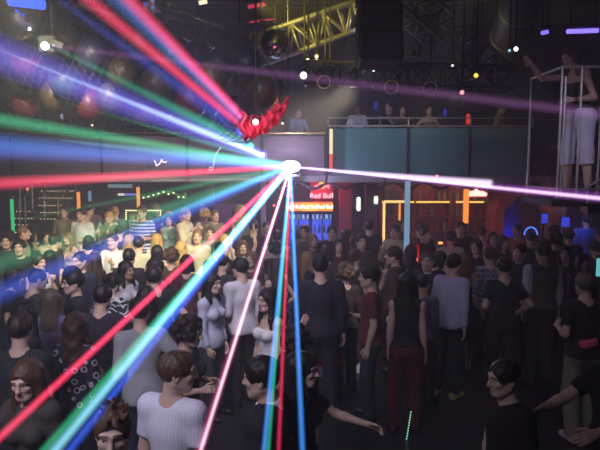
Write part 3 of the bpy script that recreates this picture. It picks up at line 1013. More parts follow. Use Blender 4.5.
# bar counter
CY = 12.55
r = thing('bar_counter', ((BX0 + BX1) / 2 + 0.1, CY, 0), 'red fronted bar counter behind the crowd', 'bar')
MB().box((0, 0, 0.53), (Wb + 0.1, 0.5, 1.06)).build('front', mat('bar_red', (0.40, 0.03, 0.03), 0.4), r)
MB().box((0, -0.05, 1.085), (Wb + 0.2, 0.66, 0.05)).build('worktop', mat('bar_top', (0.05, 0.02, 0.02), 0.25), r)
for px_, py_, lab in ((440.5, 243, 'upper small glowing lamp on the bar front'), (440.5, 262, 'lower small glowing lamp on the bar front')):
    p = at(px_, py_, CY - 0.30)
    r = thing('bar_lamp', p, lab, 'lamp')
    MB().box((0, 0, 0), (0.09, 0.03, 0.05)).build('glass', glow('bar_lamp_glass', (1.0, 0.38, 0.14), 2.2), r)
    MB().box((0, 0.03, 0), (0.13, 0.04, 0.09)).box((0, 0.03, (0.02 - p.z) / 2), (0.03, 0.03, p.z - 0.04)).build('plate', M_black, r)
p = at(413.5, 244, 9.9)
r = thing('bar_pedestal', (p.x, 9.9, 0), 'red lit pedestal with a glowing bar lamp beside the blue pole', 'pedestal')
MB().box((0, 0, p.z / 2), (0.19, 0.19, p.z)).build('column', mat('bar_red', (0.40, 0.03, 0.03), 0.4), r)
MB().box((0, 0, p.z + 0.015), (0.25, 0.25, 0.03)).build('top', mat('bar_top', (0.05, 0.02, 0.02), 0.25), r)
zz = at(412, 259.5, 9.8).z
MB().box((-0.015, -0.105, zz), (0.13, 0.02, 0.04)).build('lamp', glow('pedestal_lamp', (1.0, 0.38, 0.14), 2.6), r)
lamp('POINT', 'pedestal_light', (p.x - 0.05, 9.9 - 0.3, zz + 0.05), 3.0, (1.0, 0.10, 0.06), shadow_soft_size=0.05)
lamp('POINT', 'bar_lamp_light', at(418, 255, CY - 0.5), 6, (1.0, 0.12, 0.08), shadow_soft_size=0.1)
# rope light frame
FY2 = 12.2
P = [at(383.5, 247, FY2), at(384, 201.5, FY2), at(470, 201.5, FY2)]
r = thing('rope_light', P[0], 'yellow rope light bent around the bar corner post', 'rope light')
a, b, c = P
x_ = (a.x + b.x) / 2
MB().tube((0, 0, 0), (0, 0, b.z - a.z), 0.028).tube((0, 0, b.z - a.z), (at(405, 201, FY2).x - a.x, 0, b.z - a.z), 0.024).build('upright_tube', glow('rope_yellow', (1.0, 0.62, 0.22), 1.5), r)
MB().tube((at(400, 201, FY2).x - a.x, 0.02, b.z - a.z - 0.02), (at(400, 201, FY2).x - a.x, 0.02, b.z - a.z - 0.4), 0.022).build('drop_tube', glow('rope_orange', (1.0, 0.40, 0.08), 1.2), r)
MB().tube((0, 0.03, -a.z + 0.0), (0, 0.03, b.z - a.z + 0.5), 0.018).build('post', M_black, r)
light_tube(466, 189, 223, 12.0, 'broad orange light tube in the middle of the bar', (1.0, 0.30, 0.05), 1.4, 0.055)
p = at(476, 193.5, 12.8)
r = thing('lamp_sign', p, 'glowing pinkish white shield shaped sign above the bar', 'sign')
MB().plate([(-0.22, -0.06), (0.22, -0.06), (0.24, 0.0), (0.16, 0.05), (0.06, 0.06), (0.0, 0.11), (-0.06, 0.06), (-0.16, 0.05), (-0.24, 0.0)], -0.03, 0.0).build('face', glow('lamp_sign_face', (1.0, 0.50, 0.42), 2.6), r)
MB().plate([(-0.26, -0.09), (0.26, -0.09), (0.28, 0.01), (0.18, 0.08), (0.0, 0.15), (-0.18, 0.08), (-0.28, 0.01)], 0.005, 0.06).build('back', mat('sign_red', (0.5, 0.04, 0.04), 0.5), r)
MB().tube((0, 0.03, 0.1), (0, 0.03, 2.62 - p.z), 0.012).build('hanger', M_black, r)
# small red light at the balcony edge
p = at(437, 176, BY - 0.1)
r = thing('red_lamp', p, 'pinprick red lamp on the balcony edge above the bar', 'lamp')
MB().ball((0, 0, 0), 0.03, 10, 8).build('globe', glow('pin_red', (1.0, 0.15, 0.25), 2.5), r)
MB().box((0, 0.06, 0), (0.04, 0.1, 0.04)).build('bracket', M_black, r)

# ---- blue arch, brick pillar, screens, sconces
AY = 13.2
ax0, ax1, axm = at(503, 240, AY).x, at(544, 240, AY).x, at(522, 240, AY).x
za, zs_ = at(522, 196.5, AY).z, at(503, 212, AY).z
r = thing('arch', ((ax0 + ax1) / 2, AY, 0), 'pointed archway with red brick sides and blue lit inside', 'arch')
arc = [(ax0 - axm, 0.0), (ax0 - axm, zs_)] + [((ax0 - axm) * (1 - t), zs_ + (za - zs_) * math.sin(t * PI / 2) ** 0.9) for t in (0.25, 0.5, 0.75)] + [(0, za)] + [((ax1 - axm) * t, zs_ + (za - zs_) * math.sin((1 - t) * PI / 2) ** 0.9) for t in (0.25, 0.5, 0.75)] + [(ax1 - axm, zs_), (ax1 - axm, 0)]
off = Vector((axm - (ax0 + ax1) / 2, 0, 0))
MB().plate(arc, 0.9, 0.95, None, off).build('blue_back', mat('arch_blue', (0.04, 0.09, 0.5), 0.7), r)
ww = 0.2
outer = [(x * (1 + ww / abs(ax0 - axm)) if abs(x) > 1e-6 else 0, z + (0.22 if z > zs_ + 0.01 else 0)) for x, z in arc]
mb = MB()
for k in range(len(arc) - 1):
    q = [arc[k], arc[k + 1], outer[k + 1], outer[k]]
    mb.plate(q, 0.0, 0.9, None, off)
mb.build('brick_surround', brick('brick_red', (0.40, 0.09, 0.05), (0.28, 0.06, 0.04), (0.08, 0.05, 0.05), 3.2), r)
lamp('POINT', 'arch_blue_light', (axm, AY + 0.55, 1.2), 5, (0.05, 0.12, 1.0), shadow_soft_size=0.15)
lamp('POINT', 'arch_red_light', at(497, 222, AY - 0.7), 3.5, (1.0, 0.16, 0.06), shadow_soft_size=0.15)
o = MB().box((0, 0, 1.3), (0.42, 0.42, 2.6)).build('brick_pillar', brick('brick_tan', (0.34, 0.20, 0.12), (0.26, 0.15, 0.09), (0.10, 0.08, 0.07), 2.6), None, loc=(at(553, 220, 12.9).x, 12.9, 0))
tag(o, 'tan brick pillar between the blue arch and the blue screens', 'pillar')
for px_, py_, w_, h_, lab in ((544.5, 218.5, 0.13, 0.20, 'small blue screen between the arch and the brick pillar'), (565.5, 222, 0.17, 0.20, 'blue screen just past the brick pillar')):
    p = at(px_, py_, 12.4)
    r = thing('screen', p, lab, 'screen')
    MB().box((0, 0.03, 0), (w_ + 0.04, 0.05, h_ + 0.04)).build('case', M_black, r)
    MB().box((0, 0, 0), (w_, 0.012, h_)).build('display', glow('screen_blue', (0.07, 0.09, 1.0), 0.75), r)
    MB().tube((0, 0.06, -h_ / 2), (0, 0.06, -p.z + 0.02), 0.02).build('pole', M_black, r)
    MB().lathe([(0.16, -p.z), (0.16, -p.z + 0.02), (0.03, -p.z + 0.04)], (0, 0.06, 0), 14).build('base', M_black, r)
lamp('POINT', 'screen_light', at(575, 222, 12.0), 5, (0.08, 0.16, 1.0), shadow_soft_size=0.1)
for px_, lab in ((539.5, 'orange wall sconce between the arch and the pillar'), (579.5, 'orange wall sconce past the brick pillar')):
    p = at(px_, 202, 12.6)
    r = thing('wall_sconce', p, lab, 'sconce')
    MB().ball((0, 0, 0), 0.032, 12, 8).build('bulb', glow('sconce_bulb', (1.0, 0.42, 0.12), 3.5), r)
    MB().lathe([(0.05, -0.06), (0.07, -0.03), (0.05, -0.05), (0.01, -0.08)], (0, 0, 0), 12).build('cup', mat('brass', (0.6, 0.35, 0.1), 0.3, 0.8), r)
    MB().path([(0, 0, -0.07), (0, 0.05, -0.09), (0, 0.1, 0.0), (0, 0.1, 2.6 - p.z)], 0.012, 6).build('arm', M_black, r)
    lamp('POINT', 'sconce_light', p + Vector((0, -0.12, 0)), 2.2, (1.0, 0.40, 0.12), shadow_soft_size=0.04)
struct('trim_7', (6.6, 13.6, 1.3), (2.9, 0.2, 2.6), mat('wall_wood', (0.13, 0.07, 0.045), 0.7, noise=0.4, scale=4))
struct('trim_8', (at(499, 220, 13.7).x - 0.02, 14.4, 1.3), (0.2, 1.2, 2.6), mat('wall_wood', (0.13, 0.07, 0.045), 0.7, noise=0.4, scale=4))

# ---- things under the mezzanine: lit stairs, garland, rope frame, neons, sofa
def stairs(label, rows, Y0):
    r = thing('staircase', at(rows[-1][0], rows[-1][2], Y0 - 0.28 * len(rows)), label, 'staircase')
    o = r.location
    for i, (x0, x1, y) in enumerate(rows):
        Y = Y0 - 0.28 * i
        a, b = at(x0, y, Y), at(x1, y, Y)
        w = b.x - a.x + 0.06
        c = (a + b) / 2
        st = MB().box(c - o + Vector((0, 0.16, -0.02)), (w, 0.32, 0.05)).build('tread', mat('tread', (0.06, 0.05, 0.06), 0.6), r)
        mb = MB()
        n = max(3, int((x1 - x0) / 2.5))
        for k in range(n):
            mb.ball(a + (b - a) * (k / (n - 1)) - o + Vector((0, -0.01, 0)), 0.011, 6, 5)
        mb.build('light_string', glow('stair_led', (1.0, 0.68, 0.38), 1.7), st)
    for sx in (0, 1):
        q = [at(rw[sx], rw[2], Y0 - 0.28 * i) - o for i, rw in ((0, rows[0]), (len(rows) - 1, rows[-1]))]
        st = MB()
        for p_ in q:
            st.tube((p_.x, p_.y + 0.2, -o.z + 0.01), (p_.x, p_.y + 0.2, p_.z + 0.02), 0.02)
        st.tube(q[0] + Vector((0, 0.2, -0.05)), q[1] + Vector((0, 0.2, -0.05)), 0.03)
        st.build('stringer', M_dark, r)
        hr = min(0.6, 2.55 - o.z - q[0].z)
        MB().path([q[0] + Vector((0, 0.2, 0)), q[0] + Vector((0, 0.2, hr)), q[1] + Vector((0, 0.2, hr + 0.15)), q[1] + Vector((0, 0.2, 0))], 0.014, 6).build('handrail', M_steel, r)


stairs('wider flight of stairs edged with strings of tiny lights', [(42, 73, 191), (40, 72, 198), (40, 64, 205.5), (41, 61, 212.5), (41, 55, 219)], 14.2)
stairs('narrower lower flight of stairs edged with tiny lights', [(17, 29, 211.5), (15.5, 32, 218.5), (15.5, 27, 225), (16, 22, 232.5)], 13.6)
P = [at(143 + 1.0 * k, 195 - 2.6 * math.sin((k - 14) * 0.16), 12.55) for k in range(42)]
P += [at(184.5, 190 + 2.2 * k, 12.55) for k in range(1, 5)]
r = thing('garland', P[0], 'green tinsel garland with tiny lights tied to an orange tube', 'garland')
MB().path([p - P[0] for p in P], [0.04 + 0.015 * math.sin(k * 2.3) for k in range(len(P))], 7).build('tinsel', mat('tinsel_green', (0.05, 0.22, 0.05), 0.5, noise=0.6, scale=50, bump=0.8), r, True)
mb = MB()
for k in range(1, len(P), 5):
    mb.ball(P[k] - P[0] + Vector((0, -0.05, rng.uniform(-0.03, 0.03))), 0.018, 6, 5)
mb.build('fairy_lights', glow('fairy', (1.0, 0.85, 0.5), 2.5), r)
Q = [at(126, 219, 12.9), at(126, 210.5, 12.9), at(160.5, 210.5, 12.9), at(160.5, 217, 12.9)]
r = thing('rope_light', Q[0], 'dotted yellow rope light framing the doorway under the mezzanine', 'rope light')
mb = MB()
for a, b in zip(Q, Q[1:]):
    n = max(3, int((b - a).length / 0.045))
    for k in range(n):
        mb.ball(a + (b - a) * (k / n) - Q[0], 0.019, 6, 5)
mb.build('bulbs', glow('rope_dots', (1.0, 0.88, 0.45), 1.8), r)
MB().box(((Q[2].x - Q[0].x) / 2, 0.06, Q[1].z - Q[0].z), (Q[2].x - Q[0].x + 0.1, 0.08, 0.07)).box((0, 0.06, (Q[1].z - Q[0].z - Q[0].z) / 2), (0.07, 0.08, Q[1].z)).box((Q[2].x - Q[0].x, 0.06, (Q[1].z - Q[0].z - Q[0].z) / 2), (0.07, 0.08, Q[1].z)).build('frame', M_dark, r)
# string of dots along the mezzanine fascia
a, b = at(152, 180.5, MY - 0.06), at(252, 179, MY - 0.06)
mb = MB()
for k in range(70):
    mb.ball((b - a) * (k / 69), 0.012, 6, 5)
o = mb.build('light_string', glow('fascia_dots', (0.8, 0.62, 0.62), 0.8), None, loc=a)
tag(o, 'long string of dim dots along the mezzanine fascia', 'light string')
p = at(120, 186, 13.2)
r = thing('ceiling_lamp', p, 'grey blue light panel beside the top of an orange tube', 'lamp')
MB().box((0, 0, 0), (0.54, 0.05, 0.08)).build('face', glow('panel_face', (0.35, 0.45, 0.52), 0.5), r)
MB().box((0, 0.05, 0), (0.58, 0.06, 0.12)).build('case', M_dark, r)
MB().tube((-0.2, 0.05, 0.05), (-0.2, 0.05, 2.62 - p.z), 0.01).tube((0.2, 0.05, 0.05), (0.2, 0.05, 2.62 - p.z), 0.01).build('hanger', M_black, r)
p = at(127, 194.5, 13.2)
r = thing('ceiling_lamp', p, 'slim strip glowing blue with a white end under the grey blue panel', 'lamp')
MB().tube((-0.2, 0, 0), (-0.06, 0, 0), 0.026).build('white_end', glow('slim_white', (1.0, 0.9, 0.7), 1.0), r)
MB().tube((-0.06, 0, 0), (0.22, 0, 0), 0.024).build('blue_end', glow('slim_blue', (0.2, 0.25, 0.9), 0.9), r)
MB().tube((0, 0.03, 0.0), (0, 0.03, 2.62 - p.z), 0.01).build('hanger', M_black, r)


def neon(label, pts, Y, color, k, rad=0.014, closed=False):
    P = [at(x, y, Y) for x, y in pts]
    r = thing('neon_light', P[0], label, 'neon light')
    MB().path([p - P[0] for p in P], rad, 7, closed).build('tube', glow('neon ' + label, color, k), r, True)
    MB().box((P[len(P) // 2] - P[0]) + Vector((0, 0.2, 0)), (0.03, 0.36, 0.03)).build('bracket', M_black, r)


neon('pinkish white neon squiggle shaped like a bird', [(154.5, 160.5), (155.5, 162.5), (156.5, 166), (158.5, 164.5), (160.5, 162.5), (162, 159), (162.5, 161.8), (164.5, 162.2), (166.5, 161.8)], 12.7, (1.0, 0.72, 0.85), 2.0)
neon('white neon loop with a long tail on the red beam', [(221, 147), (218, 151), (215.5, 155), (214, 160), (213.8, 165), (213, 168.5), (211, 171), (209, 169.5), (210, 167), (212.5, 167.5)], 12.6, (0.95, 0.95, 1.0), 0.9, 0.011)
p = at(264, 166.5, 13.3)
r = thing('table_lamp', p, 'small cone shaped amber lamp near the projector', 'lamp')
MB().lathe([(0.06, -0.08), (0.045, 0.0), (0.02, 0.1), (0.005, 0.12)], (0, 0, 0), 14).build('shade', glow('amber_cone', (1.0, 0.62, 0.2), 1.3), r, True)
MB().lathe([(0.07, 2.7 - p.z), (0.07, 2.72 - p.z), (0.02, -0.08)], (0, 0, 0), 14).build('base', M_black, r)
p = at(279, 164.5, 13.3)
r = thing('table_lamp', p, 'small bluish white lamp next to the projector', 'lamp')
MB().lathe([(0.06, -0.08), (0.05, 0.0), (0.025, 0.1), (0.005, 0.11)], (0, 0, 0), 14).build('shade', glow('white_cone', (0.7, 0.85, 1.0), 2.2), r, True)
MB().lathe([(0.07, 2.7 - p.z), (0.07, 2.72 - p.z), (0.02, -0.08)], (0, 0, 0), 14).build('base', M_black, r)
p = at(188, 178, MY - 0.1)
r = thing('heart_ornament', p, 'small dim heart ornament on the mezzanine edge', 'ornament')
MB().plate([(0, -0.09), (0.09, 0.02), (0.075, 0.065), (0.035, 0.07), (0, 0.035), (-0.035, 0.07), (-0.075, 0.065), (-0.09, 0.02)], -0.015, 0.015).build('heart', mat('heart_pink', (0.35, 0.2, 0.22), 0.4), r)
MB().tube((0, 0.0, 0.03), (0, 0.06, 0.03), 0.008).build('hook', M_steel, r)
p = at(25, 189.5, 13.0)
r = thing('red_lamp', at(27.5, 189, 13.1), 'small orange red lamp below the level red beam', 'lamp')
MB().ball((0, 0, 0), 0.03, 10, 8, (1, 1, 1.5)).build('globe', glow('orange_pin', (1.0, 0.25, 0.12), 1.2), r)
MB().box((0, 0.0, 0.14), (0.03, 0.03, 0.24)).build('bracket', M_black, r)
r = thing('red_lamp', at(274, 205.5, 13.4), 'lone pinprick red lamp in the dark beside the fridge', 'lamp')
MB().ball((0, 0, 0), 0.03, 10, 8).build('globe', glow('pin_red', (1.0, 0.15, 0.25), 2.5), r)
MB().box((0, 1.06, 0), (0.03, 2.12, 0.03)).build('bracket', M_black, r)
# lounge seat and pale column under the mezzanine
p = at(226, 208, 14.4)
r = thing('sofa', (p.x, 14.4, 0), 'mauve lounge sofa on a plinth under the mezzanine', 'sofa')
MB().box((0, 0, 0.5), (1.5, 0.9, 1.0)).build('plinth', M_dark, r)
MB().box((0, -0.05, 1.15), (1.4, 0.8, 0.28)).build('seat', mat('sofa_mauve', (0.25, 0.12, 0.30), 0.7), r)
MB().box((0, 0.33, 1.6), (1.4, 0.18, 0.75)).build('backrest', mat('sofa_mauve', (0.25, 0.12, 0.30), 0.7), r)
for s in (-1, 1):
    MB().box((s * 0.68, -0.05, 1.4), (0.16, 0.8, 0.32)).build('armrest', mat('sofa_mauve', (0.25, 0.12, 0.30), 0.7), r)
p = at(218, 219, 13.7)
o = MB().ball((0, 0, 0), 0.26, 18, 12, (1, 0.5, 0.32)).build('cushion', mat('cushion_cream', (0.55, 0.5, 0.28), 0.8), None, True, loc=(p.x, 14.05, 1.29 + 0.085))
tag(o, 'cream cushion lying on the mauve sofa', 'cushion')
for px_, lab in ((262.5, 'slim grey column beneath the amber cone lamp'), (207, 'dark square column beside the mauve sofa')):
    q = at(px_, 200, 13.0)
    o = MB().box((0, 0, 1.3), (0.12 if px_ > 250 else 0.22, 0.12, 2.6)).build('support_column', mat('col_grey', (0.35, 0.35, 0.40), 0.5) if px_ > 250 else M_dark, None, loc=(q.x, 13.3, 0))
    tag(o, lab, 'column')
lamp('POINT', 'sofa_light', at(224, 196, 13.4), 7, (0.75, 0.35, 0.95), shadow_soft_size=0.2)
lamp('POINT', 'stairs_light', at(50, 196, 13.2), 9, (0.8, 0.75, 0.5), shadow_soft_size=0.3)
# dark windows above the mezzanine
for k, x0 in enumerate((-8.0, -6.6, -5.2, -3.8)):
    mb = MB()
    mb.box((0, 0, 0.55), (1.2, 0.08, 0.07)).box((0, 0, -0.55), (1.2, 0.08, 0.07)).box((-0.58, 0, 0), (0.07, 0.08, 1.1)).box((0.58, 0, 0), (0.07, 0.08, 1.1)).box((0, 0, 0), (0.04, 0.06, 1.1)).box((0, 0, 0.1), (1.2, 0.06, 0.04))
    f = mb.build('window_%d' % (k + 1), mat('window_frame', (0.09, 0.08, 0.10), 0.6), loc=(x0 + 0.6, 15.46, 4.35))
    f['kind'] = 'structure'
    MB().box((0, 0.02, 0), (1.12, 0.02, 1.06)).build('pane', glass('window_pane', (0.10, 0.10, 0.14), 0.9, 0.2), f)
# cage of the dancer: podium hung on steel posts, held by a beam to the side wall
CX, CYY, CZ = at(571, 150, 6.7).x, 6.75, 2.56
r = thing('dance_cage', (CX, CYY, 2.5), 'railed dance podium high above the crowd with thin steel posts', 'podium')
zc = CZ - 2.5
MB().box((0.12, 0, zc - 0.05), (0.95, 0.86, 0.08)).build('platform', M_dark, r)
zr = zc + 1.40
for x_, y_, z_ in ((-0.30, -0.42, zr), (-0.30, 0.42, zr), (-0.26, -0.42, zr - 0.1), (0.56, -0.42, zr), (0.56, 0.42, zr), (-0.09, -0.42, zr)):
    MB().tube((x_, y_, zc), (x_, y_, z_), 0.013).build('post', M_truss, r)
MB().path([(-0.30, 0.42, zr), (-0.30, -0.42, zr), (0.56, -0.42, zr), (0.56, 0.42, zr)], 0.016, 8).build('top_rail', M_truss, r)
MB().path([(-0.30, 0.42, zc + 0.1), (-0.30, -0.42, zc + 0.1), (0.56, -0.42, zc + 0.1), (0.56, 0.42, zc + 0.1)], 0.013, 8).build('bottom_rail', M_truss, r)
bl = 8.5 - CX - 0.3
MB().box((0.3 + bl / 2, 0.2, zc - 0.15), (bl, 0.2, 0.12)).build('support_beam', M_black, r)
a, b = Vector((0.0, -0.46, zc + 0.12)), Vector((0.56, -0.46, zc + 0.46))
MB().tube(a, b, 0.013).build('stair_rail', M_truss, r)
for t in (0.02, 0.5, 0.98):
    q = a + (b - a) * t
    MB().tube(q, (q.x, q.y, zc - 0.05), 0.01).build('baluster', M_truss, r)
# monitor box and red candle on the teal balcony
p = at(457, 102, 13.6)
r = thing('loudspeaker', p, 'grey loudspeaker hanging at the back of the teal balcony', 'loudspeaker')
MB().box((0, 0, 0), (0.32, 0.26, 0.26)).build('cabinet', mat('speaker_grey', (0.12, 0.12, 0.11), 0.6), r)
MB().lathe([(0.001, 0.0), (0.07, 0.0), (0.09, 0.015), (0.09, 0.03)], (0, -0.15, 0), 18, Matrix.Rotation(-PI / 2, 3, 'X')).build('cone', M_black, r)
MB().tube((0, 0.05, 0.1), (0, 0.05, 6.5 - p.z), 0.02).build('hanging_pole', M_black, r)
p = at(468, 119.5, 13.1)
r = thing('candle_lamp', p, 'red glass candle lamp standing on the teal balcony', 'lamp')
MB().lathe([(0.03, -0.12), (0.045, -0.08), (0.045, 0.08), (0.03, 0.12)], (0, 0, 0), 12).build('glass', glow('candle_red', (1.0, 0.06, 0.04), 0.7), r, True)
MB().lathe([(0.05, -0.15), (0.05, -0.12), (0.03, -0.11)], (0, 0, 0), 12).build('base', M_black, r)
MB().tube((0, 0, 2.7 - p.z), (0, 0, -0.14), 0.02).lathe([(0.2, 2.7 - p.z), (0.2, 2.72 - p.z), (0.03, 2.75 - p.z)], (0, 0, 0), 14).lathe([(0.25, -0.17), (0.25, -0.15)], (0, 0, 0), 18).build('stand', M_black, r)
# back of the teal balcony: a few faint blue lamps among the guests
for px_, py_, lab in ((376, 106, 'faint blue lamp between two guests on the teal balcony'), (445, 113, 'faint blue lamp near the grey loudspeaker')):
    p = at(px_, py_, 14.6)
    r = thing('wall_lamp', p, lab, 'lamp')
    MB().ball((0, 0, 0), 0.08, 12, 8, (0.6, 0.5, 1.5)).build('shade', glow('blue_dim', (0.05, 0.08, 0.8), 0.35), r, True)
    MB().box((0, 0.48, 0), (0.03, 0.9, 0.03)).build('bracket', M_black, r)

# ------------------------------------------------------------------ people: a distance field per body, meshed by surface nets
class Field:
    def __init__(self, lo, hi, h):
        self.h = h
        self.lo = np.array(lo, np.float32)
        self.n = np.maximum(4, np.ceil((np.array(hi) - self.lo) / h).astype(int) + 1)
        self.ax = [self.lo[i] + h * np.arange(self.n[i], dtype=np.float32) for i in range(3)]
        self.V = np.full(self.n, 0.6, np.float32)

    def _block(self, lo, hi):
        sl = []
        for i in range(3):
            a = max(0, int((lo[i] - self.lo[i]) / self.h) - 1)
            b = min(self.n[i], int((hi[i] - self.lo[i]) / self.h) + 3)
            if b <= a:
                return None
            sl.append(slice(a, b))
        return tuple(sl)

    def _pts(self, sl):
        return (self.ax[0][sl[0]][:, None, None], self.ax[1][sl[1]][None, :, None], self.ax[2][sl[2]][None, None, :])

    def _merge(self, sl, d, k, sub=False):
        v = self.V[sl]
        if sub:
            self.V[sl] = np.maximum(v, -d)
        elif k > 0:
            h = np.maximum(k - np.abs(v - d), 0) / k
            self.V[sl] = np.minimum(v, d) - h * h * k * 0.25
        else:
            self.V[sl] = np.minimum(v, d)

    def cap(self, a, b, ra, rb, k=0.03, flat=False, sub=False):
        a, b = np.array(a, np.float32), np.array(b, np.float32)
        m = max(ra, rb) + 0.07
        sl = self._block(np.minimum(a, b) - m, np.maximum(a, b) + m)
        if sl is None:
            return self
        X, Y, Z = self._pts(sl)
        ab = b - a
        L2 = float(ab @ ab) + 1e-9
        t = ((X - a[0]) * ab[0] + (Y - a[1]) * ab[1] + (Z - a[2]) * ab[2]) / L2
        tc = np.clip(t, 0, 1)
        d = np.sqrt((X - a[0] - tc * ab[0]) ** 2 + (Y - a[1] - tc * ab[1]) ** 2 + (Z - a[2] - tc * ab[2]) ** 2) - (ra + (rb - ra) * tc)
        if flat:
            d = np.maximum(d, (t - 1) * math.sqrt(L2))
        self._merge(sl, d, k, sub)
        return self

    def ell(self, c, r, R=None, k=0.04, sub=False):
        c = np.array(c, np.float32)
        m = max(r) + 0.07
        sl = self._block(c - m, c + m)
        if sl is None:
            return self
        X, Y, Z = self._pts(sl)
        X, Y, Z = X - c[0], Y - c[1], Z - c[2]
        if R is not None:
            X, Y, Z = (R[0][0] * X + R[1][0] * Y + R[2][0] * Z, R[0][1] * X + R[1][1] * Y + R[2][1] * Z, R[0][2] * X + R[1][2] * Y + R[2][2] * Z)
        k0 = np.sqrt((X / r[0]) ** 2 + (Y / r[1]) ** 2 + (Z / r[2]) ** 2)
        k1 = np.sqrt((X / r[0] ** 2) ** 2 + (Y / r[1] ** 2) ** 2 + (Z / r[2] ** 2) ** 2) + 1e-6
        self._merge(sl, k0 * (k0 - 1) / k1, k, sub)
        return self

    def cut(self, p, n):
        """Keep what lies behind the plane through p with normal n."""
        n = np.array(n, np.float32)
        n /= np.linalg.norm(n)
        X, Y, Z = self.ax[0][:, None, None], self.ax[1][None, :, None], self.ax[2][None, None, :]
        self.V = np.maximum(self.V, (X - p[0]) * n[0] + (Y - p[1]) * n[1] + (Z - p[2]) * n[2])
        return self

    def mesh(self):
        V = self.V
        V[0], V[-1], V[:, 0], V[:, -1], V[:, :, 0], V[:, :, -1] = [np.maximum(s, 1e-3) for s in (V[0], V[-1], V[:, 0], V[:, -1], V[:, :, 0], V[:, :, -1])]
        S = V < 0
        c8 = [(i, j, k) for i in (0, 1) for j in (0, 1) for k in (0, 1)]
        nx, ny, nz = V.shape
        cnt = np.zeros((nx - 1, ny - 1, nz - 1), np.int8)
        for i, j, k in c8:
            cnt += S[i:nx - 1 + i, j:ny - 1 + j, k:nz - 1 + k]
        act = (cnt > 0) & (cnt < 8)
        I, J, K = np.nonzero(act)
        if len(I) == 0:
            return np.zeros((0, 3), np.float32), np.zeros((0, 4), np.int32)
        idx = np.full(act.shape, -1, np.int32)
        idx[I, J, K] = np.arange(len(I))
        acc = np.zeros((len(I), 3), np.float32)
        num = np.zeros(len(I), np.float32)
        vals = {c: V[I + c[0], J + c[1], K + c[2]] for c in c8}
        for a in c8:
            for ax in range(3):
                if a[ax] == 0:
                    b = tuple(1 if q == ax else a[q] for q in range(3))
                    va, vb = vals[a], vals[b]
                    x = (va < 0) != (vb < 0)
                    t = np.where(x, va / np.where(x, va - vb, 1), 0)
                    for q in range(3):
                        acc[:, q] += np.where(x, a[q] + (t if q == ax else 0), 0)
                    num += x
        P = (acc / num[:, None] + np.stack([I, J, K], 1)) * self.h + self.lo
        F = []
        for ax in range(3):
            n = list(V.shape)
            s0 = [slice(1, n[q] - 1) for q in range(3)]
            s1 = list(s0)
            s0[ax], s1[ax] = slice(0, n[ax] - 1), slice(1, n[ax])
            a, b = S[tuple(s0)], S[tuple(s1)]
            for flip, msk in ((False, a & ~b), (True, b & ~a)):
                g = np.nonzero(msk)
                g = [g[q] + (0 if q == ax else 1) for q in range(3)]
                u, v = [(1, 2), (2, 0), (0, 1)][ax]
                def cell(du, dv):
                    h = list(g)
                    h[u], h[v] = h[u] - du, h[v] - dv
                    return idx[h[0], h[1], h[2]]
                q4 = [cell(1, 1), cell(0, 1), cell(0, 0), cell(1, 0)]
                F.append(np.stack(q4[::-1] if flip else q4, 1))
        F = np.concatenate(F)
        return P, F[(F >= 0).all(1)]


def pack(parts, mats, name, smooth=True):
    """One mesh from several (verts, faces, material index or array) pieces."""
    V, L, S, M, nv, nl = [], [], [], [], 0, 0
    for v, f, mi in parts:
        if len(f) == 0:
            continue
        V.append(np.asarray(v, np.float32))
        f = np.asarray(f, np.int32)
        L.append((f + nv).ravel())
        S.append(nl + f.shape[1] * np.arange(len(f)))
        M.append(np.full(len(f), mi, np.int32) if np.isscalar(mi) else np.asarray(mi, np.int32))
        nv += len(v)
        nl += f.size
    return raw_mesh(name, np.concatenate(V), np.concatenate(L), np.concatenate(S), mats, np.concatenate(M), smooth)


def ball_part(c, r, nu=10, nv=8):
    b = MB().ball(c, r, nu, nv)
    return np.array(b.v, np.float32), [(f if len(f) == 4 else (f[0], f[1], f[2], f[2])) for f in b.f]


# ---- heads: origin at the middle of the head, face towards -Y
HEADS = {}


